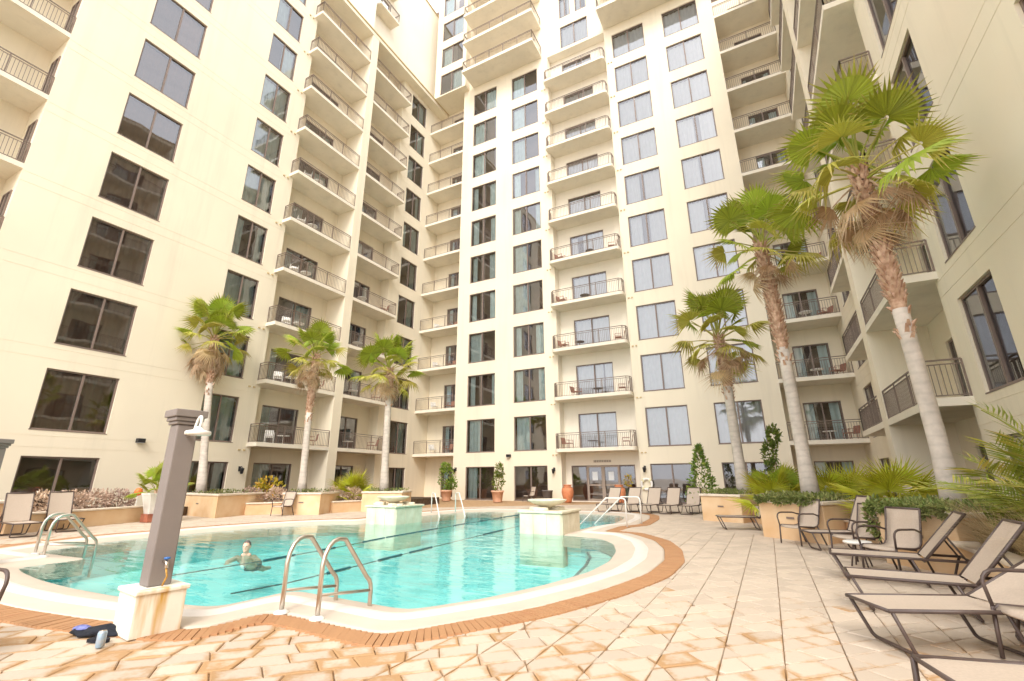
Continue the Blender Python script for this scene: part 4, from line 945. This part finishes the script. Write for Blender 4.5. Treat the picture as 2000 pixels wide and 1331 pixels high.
palm((2.42, 9.7, .70), (2.36, 9.7, 6.8), 3.95, 1.2, 'tallest fan palm at right, with a big hanging tan dead leaf', 8, 13, 15, 13, .13, .9)

# ------------------------------------------------------------------ shrubs
def leaf_cloud(fn, N, size, seed, curl=.3):
    """N small pointed leaves at points given by fn(rn) -> (pos, outward)"""
    rn = random.Random(seed); b = MB()
    for _ in range(N):
        p, d = fn(rn); d = (Vector(d)+Vector((rn.gauss(0, .5), rn.gauss(0, .5), rn.gauss(.15, .5)))).normalized(); s_ = d.orthogonal().normalized(); s_ = (Matrix.Rotation(rn.uniform(0, 6.28), 3, d) @ s_); L_ = size*rn.uniform(.6, 1.4); w = L_*.26; nz = d.cross(s_)
        b.cur = (rn.random(), rn.random()**2, 0); p = Vector(p)
        b.add([p, p+d*L_*.5+s_*w, p+d*L_-nz*L_*curl, p+d*L_*.5-s_*w], [(0, 1, 2, 3)])
    return b
def ellipsoid(c, r, hollow=.55):
    def fn(rn):
        d = Vector((rn.gauss(0, 1), rn.gauss(0, 1), rn.gauss(0, 1))).normalized(); k = rn.uniform(hollow, 1)*(1+.22*noise.noise(d*2.2+Vector(c))); return (c[0]+d.x*r[0]*k, c[1]+d.y*r[1]*k, c[2]+d.z*r[2]*k), d
    return fn
def cone(c, r, h):
    def fn(rn):
        t = rn.random()**1.4; a = rn.uniform(0, 6.28); k = r*(1-t)*(.55+.45*rn.random())*(1+.25*math.sin(5*a+9*t))+.03; return (c[0]+k*math.cos(a), c[1]+k*math.sin(a), c[2]+h*t), (math.cos(a), math.sin(a), .4)
    return fn
def shrub(name, loc, crowns, m, label, size=.11, N=700, seed=1, stem=True, cat='shrub', group=None):
    e = empty(name, loc); tag(e, label, cat, group); b = MB()
    for k, fn in enumerate(crowns):
        c = leaf_cloud(fn, N//len(crowns), size, seed+k)
        off = len(b.v); b.v += c.v; b.f += [[off+i for i in f] for f in c.f]; b.c += c.c
    b.build('crown', m, e)
    if stem:
        rn = random.Random(seed); s_ = MB()
        for k in range(4): a = rn.uniform(0, 6.28); h = stem if isinstance(stem, float) else .5; s_.tube([(0, 0, 0), (.06*math.cos(a), .06*math.sin(a), h*.5), (.16*math.cos(a), .16*math.sin(a), h)], [.022, .016, .008], 5)
        s_.build('stem', BOOT, e)
    return e
def pot(loc, label, r=.34, h=.62, m=TERRA2, prof=None, group='terracotta pots'):
    e = empty('plant_pot', loc); tag(e, label, 'pot', group)
    MB().lathe(prof or [(r*.72, 0), (r*.74, .02), (r*.96, h*.84), (r*1.07, h*.85), (r*1.10, h*.88), (r*1.08, h), (r*.95, h), (r*.92, h*.9)], 24).build('body', m, e, True)
    MB().lathe([(.0, h*.9), (r*.93, h*.9)], 18, cap=False).build('soil', SOIL, e); return e
pot((-17.25, 24.4, 0), 'terracotta pot left of the middle ground floor windows, holding a bushy shrub'); pot((-13.6, 24.2, 0), 'terracotta pot between two ground floor glass doors, holding a thin shrub')
shrub('potted_shrub', (-17.25, 24.4, .55), [ellipsoid((0, 0, .75), (.52, .5, .72)), ellipsoid((-.1, 0, 1.35), (.3, .3, .3)), ellipsoid((.25, .1, .4), (.35, .35, .3))], LEAFL, 'bushy green shrub in the left terracotta pot by the corner', .13, 900, 11, .7)
shrub('potted_shrub', (-13.6, 24.2, .55), [ellipsoid((.05, 0, .55), (.34, .3, .5)), ellipsoid((.12, 0, 1.15), (.22, .22, .42))], LEAFL, 'thin upright green shrub in the right terracotta pot', .12, 620, 12, .9)
urn = [(.16, 0), (.2, .04), (.30, .35), (.335, .55), (.31, .72), (.22, .83), (.19, .86), (.24, .90), (.24, .93), (.17, .93), (.15, .85)]
pot((-9.85, 25.4, 0), 'orange terracotta urn at the left side of the glass entrance', .3, .9, TERRA, urn, 'terracotta urns'); pot((-6.95, 25.3, 0), 'orange terracotta urn behind the far loungers, right of the entrance', .3, .9, TERRA, urn, 'terracotta urns')
shrub('flower_plant', (-6.6, 25.9, .8), [ellipsoid((0, 0, .35), (.18, .15, .3))], LEAFY, 'yellow flowering plant above the urn right of the entrance', .12, 90, 13, .4)
e = empty('wicker_basket', (-11.15, 25.6, 0)); tag(e, 'dark grey wicker basket bin standing left of the entrance recess', 'basket')
MB().lathe([(.22, 0), (.25, .02), (.29, .55), (.31, .56), (.31, .62), (.27, .62), (.25, .5)], 18).build('body', WICKER, e, True); MB().lathe([(.29, .57), (.325, .575), (.325, .60), (.29, .605)], 18, cap=False).build('rim', WICKER, e, True)
# white tapered pot with a small fan palm, left of the shower post
e = empty('plant_pot', (-17.05, 8.45, 0)); tag(e, 'white square tapered pot on a wooden stand left of the shower post', 'pot')
MB().lathe([(.22, .24), (.37, .80), (.39, .80), (.39, .84), (.33, .84), (.31, .78)], 4, sq=1).build('body', WHITEP, e); MB().box((-.2, -.2, 0), (.2, .2, .238)).build('stand', mat('red_wood', (.35, .12, .07), .7, .3, 6), e); MB().box((-.22, -.22, .77), (.22, .22, .79)).build('soil', SOIL, e)
def fan_bush(loc, s, n, label, m='y', seed=1, el0=80, el1=5, cat='palm bush', flat=1.0):
    rn = random.Random(seed); e = empty('palm_bush', loc); tag(e, label, cat, 'low fan palm bushes'); ga = math.pi*(3-math.sqrt(5))
    MB().tube([(0, 0, -.1), (.01, 0, .16)], [.09, .06], 8).build('stem', BOOT, e)
    for i in range(n):
        f = i/max(1, n-1); me = rn.choice(BL if m == 'y' else GL); o = link('leaf', me, None, e, (0, 0, .08)); k = s*rn.uniform(.8, 1.12); o.scale = (k, k, k); orient(o, ga*i+rn.uniform(-.3, .3), R(el0+(el1-el0)*f)+rn.uniform(-.12, .12), rn.uniform(-.6, .6))
    return e
BL = [fan_leaf(.75, .78, 20, R(150+25*k), .2, .35, 70+k, .9) for k in range(3)]
for me in BL: me.materials.append(FRONDB)
fan_bush((-17.05, 8.45, .80), .62, 17, 'small green fan palm growing in the white tapered pot', 'g', 21, 85, -8)
fan_bush((-15.7, 15.3, .30), .95, 16, 'yellow-green palm bush between the second and third left planters', 'y', 22, 80, 12)
fan_bush((.1, 14.6, .35), .82, 14, 'yellow palm bush left of the slim middle right palm', 'y', 23, 75, 10)
fan_bush((1.55, 14.2, .35), .85, 15, 'yellow-green palm bush right of the slim middle right palm', 'y', 24, 78, 12)
fan_bush((2.05, 11.6, .45), .78, 14, 'spiky yellow-green palm bush at the foot of the tallest palm', 'y', 25, 80, 12)
fan_bush((.35, 15.3, .35), .8, 12, 'darker green palm bush behind the middle right planter', 'g', 26, 80, 15)
# feathery palm at the right edge
def frond(L_, n, seed):
    rn = random.Random(seed); b = MB(); b.cur = (.5, .3, 0); ax = [Vector((L_*t, 0, .55*L_*(t-t*t*1.15))) for t in [i/10 for i in range(11)]]; b.tube(ax, [.014]*6+[.01]*3+[.006]*2, 5)
    for i in range(n):
        t = .12+.86*i/n; k = t*10; j = min(9, int(k)); p = ax[j].lerp(ax[j+1], k-j)
        for s in (-1, 1):
            l_ = .46*L_*(1-.55*t)*rn.uniform(.85, 1.1); d = Vector((.75, s*.8, -.12+rn.uniform(-.15, .2))).normalized(); q = p+d*l_-Vector((0, 0, .12*l_)); m_ = p+d*l_*.5; w = Vector((-d.y*s, d.x*s, .3)).normalized()*.012
            b.cur = (rn.random(), rn.random()**3, 0); b.add([p-w*.5, m_-w, q, m_+w], [(0, 1, 2, 3)])
    return b.mesh('frond')
FR = [frond(1.25, 34, 90+k) for k in range(3)]
FEATH = leaf_mat('feather_palm', (.24, .30, .04), (.56, .48, .10), .4)
for me in FR: me.materials.append(FEATH)
def feather(loc, s, n, label, seed):
    rn = random.Random(seed); e = empty('feather_palm', loc); tag(e, label, 'palm bush', 'feathery palms at the right edge')
    MB().tube([(0, 0, -.1), (0, 0, .25)], [.08, .05], 8).build('stem', BOOT, e)
    for i in range(n): o = link('frond', rn.choice(FR), None, e, (0, 0, .15)); k = s*rn.uniform(.8, 1.15); o.scale = (k, k, k); orient(o, 2.4*i+rn.uniform(-.3, .3), R(78-62*i/n)+rn.uniform(-.1, .1), rn.uniform(-.4, .4))
feather((2.8, 7.5, .35), 1.15, 22, 'feathery green palm bush against the right edge of the picture', 5); feather((2.75, 5.8, .35), .95, 14, 'lower feathery palm bush at the right edge, closer to the camera', 6)
# dry grasses
def grass(loc, n, h, spread, label, seed):
    rn = random.Random(seed); e = empty('dry_grass_clump', loc); tag(e, label, 'grass', 'dry grass clumps'); b = MB()
    for _ in range(n):
        a = rn.uniform(0, 6.28); r_ = rn.uniform(0, .14); l_ = h*rn.uniform(.6, 1.2); o = Vector((r_*math.cos(a), r_*math.sin(a), 0)); d = Vector((math.cos(a), math.sin(a), 0)); s_ = Vector((-d.y, d.x, 0))*.007; k = spread*rn.uniform(.4, 1.3); b.cur = (rn.random(), rn.random(), 0)
        pr = [o+d*k*l_*t*t+Vector((0, 0, l_*(t-.42*k*t*t))) for t in (0, .33, .66, 1)]
        for i in range(3): b.add([pr[i]-s_*(1-i*.28), pr[i]+s_*(1-i*.28), pr[i+1]+s_*(.72-i*.28), pr[i+1]-s_*(.72-i*.28)], [(0, 1, 2, 3)])
    q = b.build('blades', GRASSD, e); tag(q, kind='stuff')
for k, (x, y, t) in enumerate(((2.35, 8.1, 'behind the back of the farther lounger'), (2.4, 7.2, 'hanging over the low wall at right'), (2.55, 9.0, 'at the corner of the nearest right planter'), (2.35, 6.3, 'nearest the camera over the low wall'))): grass((x, y, .32), 330, .8, 1.1, 'clump of tan dry grass '+t, 40+k)
for k, (x, y, r_, t) in enumerate(((2.75, 6.6, .35, 'under the feathery palm at the right edge'), (2.5, 5.2, .4, 'low at the right edge behind the low wall'), (2.7, 8.4, .3, 'among the dry grass at right'))): shrub('green_shrub', (x, y, .3), [ellipsoid((0, 0, .28), (r_, r_, .34))], LEAFG, 'small leafy green shrub '+t, .09, 700, 60+k, .25, group='leafy shrubs in the right bed')
# pink dry shrubs of the left beds
for k, (x, y, r_, t) in enumerate(((-17.9, 6.0, .42, 'behind the gap between the two left loungers'), (-18.0, 6.7, .5, 'above the low wall, right of the left loungers'), (-18.3, 7.4, .5, 'in the middle of the long low wall at left'), (-18.5, 8.1, .45, 'next to the white tapered pot'), (-17.9, 12.2, .45, 'beside the leftmost palm planter'), (-17.3, 12.9, .45, 'left of the pale chair by the middle planter'), (-16.0, 14.6, .38, 'right of the middle left planter'), (-15.5, 15.2, .36, 'left of the planter by the fountain'))):
    shrub('dry_pink_shrub', (x, y, .28), [ellipsoid((0, 0, .30), (r_, r_, .36))], LEAFP, 'dry pinkish shrub '+t, .085, 800, 80+k, .3, group='dry pink shrubs along the left beds')
shrub('croton_bush', (-18.6, 13.4, .3), [ellipsoid((0, 0, .62), (.5, .5, .42)), ellipsoid((-.35, .1, .4), (.4, .4, .3))], LEAFY, 'yellow and orange leafy bush before the lowest left balcony', .16, 420, 97, .4)
shrub('cone_shrub', (-2.25, 20.0, 0), [cone((0, 0, .35), .62, 2.1)], LEAFG, 'cone shaped dark green shrub between the far loungers and the right planter', .13, 1100, 98, 1.0)
shrub('slim_tree', (.25, 18.2, .3), [ellipsoid((0, 0, .8), (.42, .4, .7)), ellipsoid((-.1, 0, 1.7), (.2, .2, .4)), ellipsoid((.1, 0, 2.3), (.16, .16, .35))], LEAFG, 'slim leafy small tree left of the slim middle right palm', .13, 700, 99, 1.6, cat='small tree')
# ground cover spilling over the right planters and topping the left ones
def cover(P, z, N, label, m=LEAFC, seed=1, spill=None):
    xs = [p[0] for p in P]; ys = [p[1] for p in P]; c = CEN(P)
    def fn(rn):
        while 1:
            q = (rn.uniform(min(xs), max(xs)), rn.uniform(min(ys), max(ys)))
            if inside(q, P): break
        return (q[0]-c.x, q[1]-c.y, z+rn.random()*.13), (0, 0, 1)
    b = leaf_cloud(fn, N, .075, seed); o = b.build('ground_cover', m, None, loc=(c.x, c.y, 0)); tag(o, label, 'ground cover', kind='stuff')
    if spill:
        (x0, y0), (x1, y1), dz = spill
        def fs(rn): t = rn.random(); k = rn.random()**1.6*dz*(.35+.65*abs(math.sin(t*9+seed))); d = Vector((y1-y0, x0-x1, 0)).normalized(); return (x0+(x1-x0)*t-c.x+d.x*.07, y0+(y1-y0)*t-c.y+d.y*.07, z+.08-k), (d.x, d.y, -.3)
        q = leaf_cloud(fs, int(N*.55), .075, seed+1).build('trailing_leaves', m, o); tag(q, kind='stuff')
    return o
cover([(-1.9, 16.3), (-.85, 15.85), (-.1, 17.5), (-1.3, 18.3)], .74, 700, 'green ground cover topping the farthest right planter', seed=3)
cover([(-.25, 12.5), (.85, 11.55), (1.7, 13.0), (.5, 14.2)], .75, 1300, 'green ground cover topping the middle right planter', seed=4, spill=((-.27, 12.5), (.86, 11.5), .14))
cover([(1.35, 9.6), (2.1, 8.7), (3.5, 9.6), (2.9, 11.5)], .75, 1500, 'green ground cover spilling over the nearest right planter', seed=5, spill=((1.38, 9.55), (2.1, 8.66), .16))
shrub('trailing_shrub', (1.42, 9.62, .42), [ellipsoid((0, 0, .2), (.15, .15, .3))], LEAFC, 'trailing green plant hanging over the left end of the nearest right planter', .075, 420, 120, .3)
for k, P in enumerate(([(-19.8, 10.8), (-16.9, 10.35), (-17.6, 12.5), (-20.7, 12.8)], [(-16.1, 12.4), (-14.95, 13.0), (-15.9, 14.9), (-17.7, 14.2)], [(-14.6, 14.9), (-13.3, 15.65), (-14.2, 17.3), (-15.8, 16.8)])): cover(P, .72, 300, 'thin ground cover on the %s left planter' % ('first', 'second', 'third')[k], seed=6+k)

# ------------------------------------------------------------------ wall fittings
def lantern(p, pl, label):
    e = empty('wall_lamp', p); tag(e, label, 'lamp', 'wall lamps'); d = {'F': Vector((0, -1, 0)), 'L': Vector((1, 0, 0))}[pl]
    MB().tube([(0, 0, .05), tuple(d*.14+Vector((0, 0, .12))), tuple(d*.2+Vector((0, 0, .05)))], .014, 6).build('bracket', BLACKM, e); MB().lathe([(.02, .06), (.10, .02), (.09, -.01), (.06, -.2), (.03, -.22)], 10, tuple(d*.2)).build('shade', BLACKM, e, True)
    s_ = Vector((abs(d.y), abs(d.x), 0))*.05; MB().box(tuple(-s_-d*.0+Vector((-.005, -.005, -.1))), tuple(s_+d*.02+Vector((.005, .005, .12)))).build('back_plate', BLACKM, e)
lantern((XL+.01, 14.0, 1.72), 'L', 'dark wall lamp left of the lowest left balcony'); lantern((-17.95, YF-.01, 1.85), 'F', 'dark wall lamp at the building corner above the left pot'); lantern((-11.0, YF-.01, 1.75), 'F', 'dark wall lamp left of the entrance recess'); lantern((-5.76, YF-.01, 1.77), 'F', 'dark wall lamp right of the entrance recess')
def box_light(p, pl, label):
    e = empty('wall_light', p); tag(e, label, 'light', 'black box wall lights'); v = Vector((0, -1, 0)) if pl == 'F' else Vector((1, 0, 0)); s_ = Vector((abs(v.y), abs(v.x), 0))*.13
    a, c = -s_+Vector((0, 0, -.08)), s_+v*.2+Vector((0, 0, .08)); o = MB().box(tuple(map(min, a, c)), tuple(map(max, a, c))).build('housing', BLACKM, e); bevel(o, .01)
    a, c = -s_*.8+v*.02+Vector((0, 0, -.095)), s_*.8+v*.18+Vector((0, 0, -.081)); MB().box(tuple(map(min, a, c)), tuple(map(max, a, c))).build('lens', PAPER, e)
box_light((XL+.004, 9.72, 2.72), 'L', 'black box light on the left wall between the big window and the shower post'); box_light((-14.0, YF-.004, 2.62), 'F', 'black box light on the wall between the two left middle window columns'); box_light((-2.9, YF-.004, 2.68), 'F', 'black box light on the wall above the cone shrub')
e = empty('life_ring', (-5.72, YF-.08, .95)); tag(e, 'round white life ring hanging on the wall behind the far loungers', 'life ring')
b = MB()
for i in range(20):
    for k in range(8): t = 2*math.pi*i/20; u = 2*math.pi*k/8; r_ = .27+.065*math.cos(u); b.v.append((r_*math.cos(t), .055*math.sin(u), r_*math.sin(t)))
b.f = [[i*8+k, ((i+1) % 20)*8+k, ((i+1) % 20)*8+(k+1) % 8, i*8+(k+1) % 8] for i in range(20) for k in range(8)]; b.c = [None]*len(b.f); b.build('ring', WHITEP, e, True)
for k in range(4): a = math.pi/4+k*math.pi/2; MB().box((-.05, -.062, -.075), (.05, .062, .075), Matrix.Rotation(a, 3, 'Y'), (.27*math.cos(-a+1.57), 0, .27*math.sin(-a+1.57))).build('band', mat('ring_band%d' % k, (.75, .70, .45), .7), e)
e = empty('garden_stake', (-17.9, 8.35, .3)); tag(e, 'orange ball on a thin stake left of the potted palm', 'ornament'); MB().tube([(0, 0, 0), (0, 0, .5)], .012, 6).build('stake', WHITEP, e); MB().lathe([(.02, -.12), (.085, -.09), (.12, 0), (.085, .09), (.02, .12)], 14, (0, 0, .58)).build('ball', ORANGE, e, True)
# paired vent caps on the walls beside the balcony columns
vt = MB().box((-.05, -.05, -.03), (.05, .0, .03)).mesh('wall_vent'); vt.materials.append(TRIM)
for n in range(1, 11):
    for x in (-10.95, -5.75):
        for s in (-.1, .1): link('wall_vent', vt, None, hotel, Vector((x+s, YF-.002, 3*n-.42))-HO)
    for s in (-.12, .12): link('wall_vent', vt, None, hotel, Vector((XL+.002, 13.95+s, 3*n-.42))-HO, R(90))
# thin fences of the ground floor patios
# ------------------------------------------------------------------ balcony furniture
def bchair_mesh():
    b = MB(); b.box((-.2, -.2, .31), (.2, .2, .34)).box((-.2, .18, .34), (.2, .21, .72), Matrix.Rotation(R(-12), 3, 'X'), (0, .06, 0))
    for x in (-.19, .19):
        for y in (-.19, .19): b.box((x-.012, y-.012, 0), (x+.012, y+.012, .33))
        b.box((x-.015, -.2, .50), (x+.015, .2, .52)); b.box((x-.012, -.2, .33), (x+.012, -.176, .5))
    return b
bc = {}
for nm, c in (('brown', (.34, .17, .12)), ('white', (.80, .78, .74)), ('dark', (.10, .085, .08))): me = bchair_mesh().mesh('balcony_chair'); me.materials.append(mat('balcony_chair_'+nm, c, .7, .15, 10)); bc[nm] = me
tb = MB().lathe([(.03, .0), (.2, .0), (.2, .01), (.02, .03), (.02, .40), (.30, .41), (.30, .44)], 14); bt = {}
for nm, c in (('white', (.80, .78, .74)), ('dark', (.10, .085, .08))): me = tb.mesh('balcony_table'); me.materials.append(mat('balcony_table_'+nm, c, .6, .1, 10)); bt[nm] = me
ordn = ['', 'lowest', 'second', 'third', 'fourth', 'fifth', 'sixth', 'seventh', 'eighth', 'ninth', 'top']
def bfurn(kind, c, p, rz, label): o = link('balcony_'+kind, (bc if kind == 'chair' else bt)[c], None, None, p, rz); tag(o, label, kind, 'balcony '+kind+'s'); return o
for n in range(1, 6):
    z = 3*n-.098; q = ordn[n]+' balcony of the stack above the entrance'
    bfurn('chair', 'brown', (-10.05 if n != 2 else -9.35, 26.35, z), R(75), 'brown chair at the left end of the '+q)
    if n != 4: bfurn('chair', 'brown', (-6.65, 26.35, z), R(-75), 'brown chair at the right end of the '+q)
    bfurn('table', 'dark', (-9.1+.5*(n % 3), 26.5, z), 0, 'dark round table on the '+q)
for n in range(1, 7):
    z = 3*n-.058; q = ordn[n]+' balcony in the first left column, nearest the big windows'
    bfurn('chair', 'white', (-21.35, 15.1, z), R(60), 'white chair on the '+q); bfurn('table', 'white', (-21.4, 15.9, z), 0, 'white table on the '+q)
    if n < 4: bfurn('chair', 'brown', (-21.5, 17.6, z), R(-30), 'brown chair on the '+q)
for n in range(1, 5):
    z = 3*n-.058; q = ordn[n]+' balcony in the second left column, beyond the pier'
    bfurn('chair', 'brown', (-21.5, 22.2, z), R(-30), 'brown chair on the '+q); bfurn('table', 'white', (-21.4, 20.2, z), 0, 'white table on the '+q)
    z = 3*n-.078; q = ordn[n]+' balcony of the left inner corner'
    bfurn('chair', 'white', (-20.4, 27.1, z), R(60), 'white chair on the '+q); bfurn('chair', 'brown', (-19.3, 27.2, z), R(-20), 'brown chair on the '+q)
    q = ordn[n]+' balcony of the right inner corner'
    bfurn('chair', 'brown', (3.7, 27.2, z), R(-60), 'brown chair on the '+q); bfurn('table', 'white', (2.9, 27.0, z), 0, 'white table on the '+q)

# ------------------------------------------------------------------ swimmer
def person(loc, rz):
    e = empty('person', loc, rz); tag(e, 'person swimming in the pool, bare shoulders above the water, arms out', 'person'); bm = bmesh.new()
    def ell(c, r, rot=None):
        M4 = Matrix.Translation(c) @ (rot or Matrix.Identity(4)) @ Matrix.Diagonal((*r, 1)); bmesh.ops.create_icosphere(bm, subdivisions=3, radius=1, matrix=M4)
    def limb(a, b_, r0, r1, n=7):
        a, b_ = Vector(a), Vector(b_)
        for i in range(n+1): t = i/n; r_ = r0+(r1-r0)*t; ell(a.lerp(b_, t), (r_, r_, r_))
    # faces -y; water line near z = 0
    limb((0, .03, -.05), (0, .42, -.20), .10, .09, 8); ell((0, .02, -.04), (.165, .085, .085)); ell((0, .14, -.09), (.155, .14, .085)); ell((0, .44, -.22), (.135, .13, .09))
    limb((-.05, .02, .02), (.05, .02, .02), .055, .055, 3); limb((0, .015, .0), (0, -.005, .12), .055, .05, 4)
    ell((0, -.012, .205), (.072, .09, .105)); ell((0, -.035, .15), (.055, .06, .06)); ell((0, -.102, .185), (.013, .022, .022)); ell((0, -.098, .205), (.01, .012, .03))
    ell((0, -.085, .225), (.05, .016, .012)); ell((0, -.085, .148), (.026, .014, .009)); ell((0, -.08, .118), (.024, .02, .018))
    for s in (-1, 1):
        ell((s*.073, .0, .195), (.010, .02, .03)); limb((s*.16, .02, -.01), (s*.30, -.08, -.07), .052, .040); limb((s*.30, -.08, -.07), (s*.22, -.29, -.06), .038, .026)
        ell((s*.21, -.335, -.065), (.036, .045, .014))
        for k in range(4): x = s*.21+(-.027+.018*k); limb((x, -.36, -.066), (x+s*.002, -.40-.008*(1.5-abs(k-1.5)), -.074), .0085, .007, 4)
        limb((s*.21-s*.03, -.325, -.065), (s*.21-s*.062, -.355, -.07), .010, .008, 4)
        limb((s*.07, .48, -.24), (s*.1, .86, -.36), .075, .055); limb((s*.1, .86, -.36), (s*.11, 1.25, -.40), .05, .035)
    me = bpy.data.meshes.new('body'); bm.to_mesh(me); bm.free(); o = link('body', me, SKIN, e)
    md = o.modifiers.new('remesh', 'REMESH'); md.mode = 'VOXEL'; md.voxel_size = .009; md.use_smooth_shade = True; sm = o.modifiers.new('smooth', 'SMOOTH'); sm.iterations = 3
    bm = bmesh.new(); bmesh.ops.create_icosphere(bm, subdivisions=4, radius=1)
    for v in list(bm.verts):
        if v.co.z < .12 and v.co.y < .3 or v.co.y < -.55 and v.co.z < .62 or v.co.z < -.35: bm.verts.remove(v)
    for v in bm.verts: v.co = Vector((v.co.x*.079, -.008+v.co.y*.098, .21+v.co.z*.110))*(1+.0)+Vector((0, 0, .004*noise.noise(v.co*8)))
    me = bpy.data.meshes.new('hair'); bm.to_mesh(me); bm.free(); link('hair', me, HAIR, e)
    for s in (-1, 1): MB().lathe([(.001, -.009), (.008, -.005), (.009, 0), (.008, .005), (.001, .009)], 8, (s*.03, -.093, .208)).build('eye', BLACKM, e, True)
    b = MB().box((-.145, .38, -.33), (.145, .64, -.14)); q = b.build('swim_shorts', mat('swim_shorts_cloth', (.10, .22, .24), .8), e); bevel(q, .05, 4)
    return e
sw = person((-8.45, 5.85, -.095), R(36)); sw.scale = (.88, .88, .88)

# ------------------------------------------------------------------ layout units to metres
for o in list(scene.objects):
    if o.parent is None and o.type not in {'CAMERA', 'LIGHT'}:
        o.location = Vector(o.location)*S; o.scale = Vector(o.scale)*S
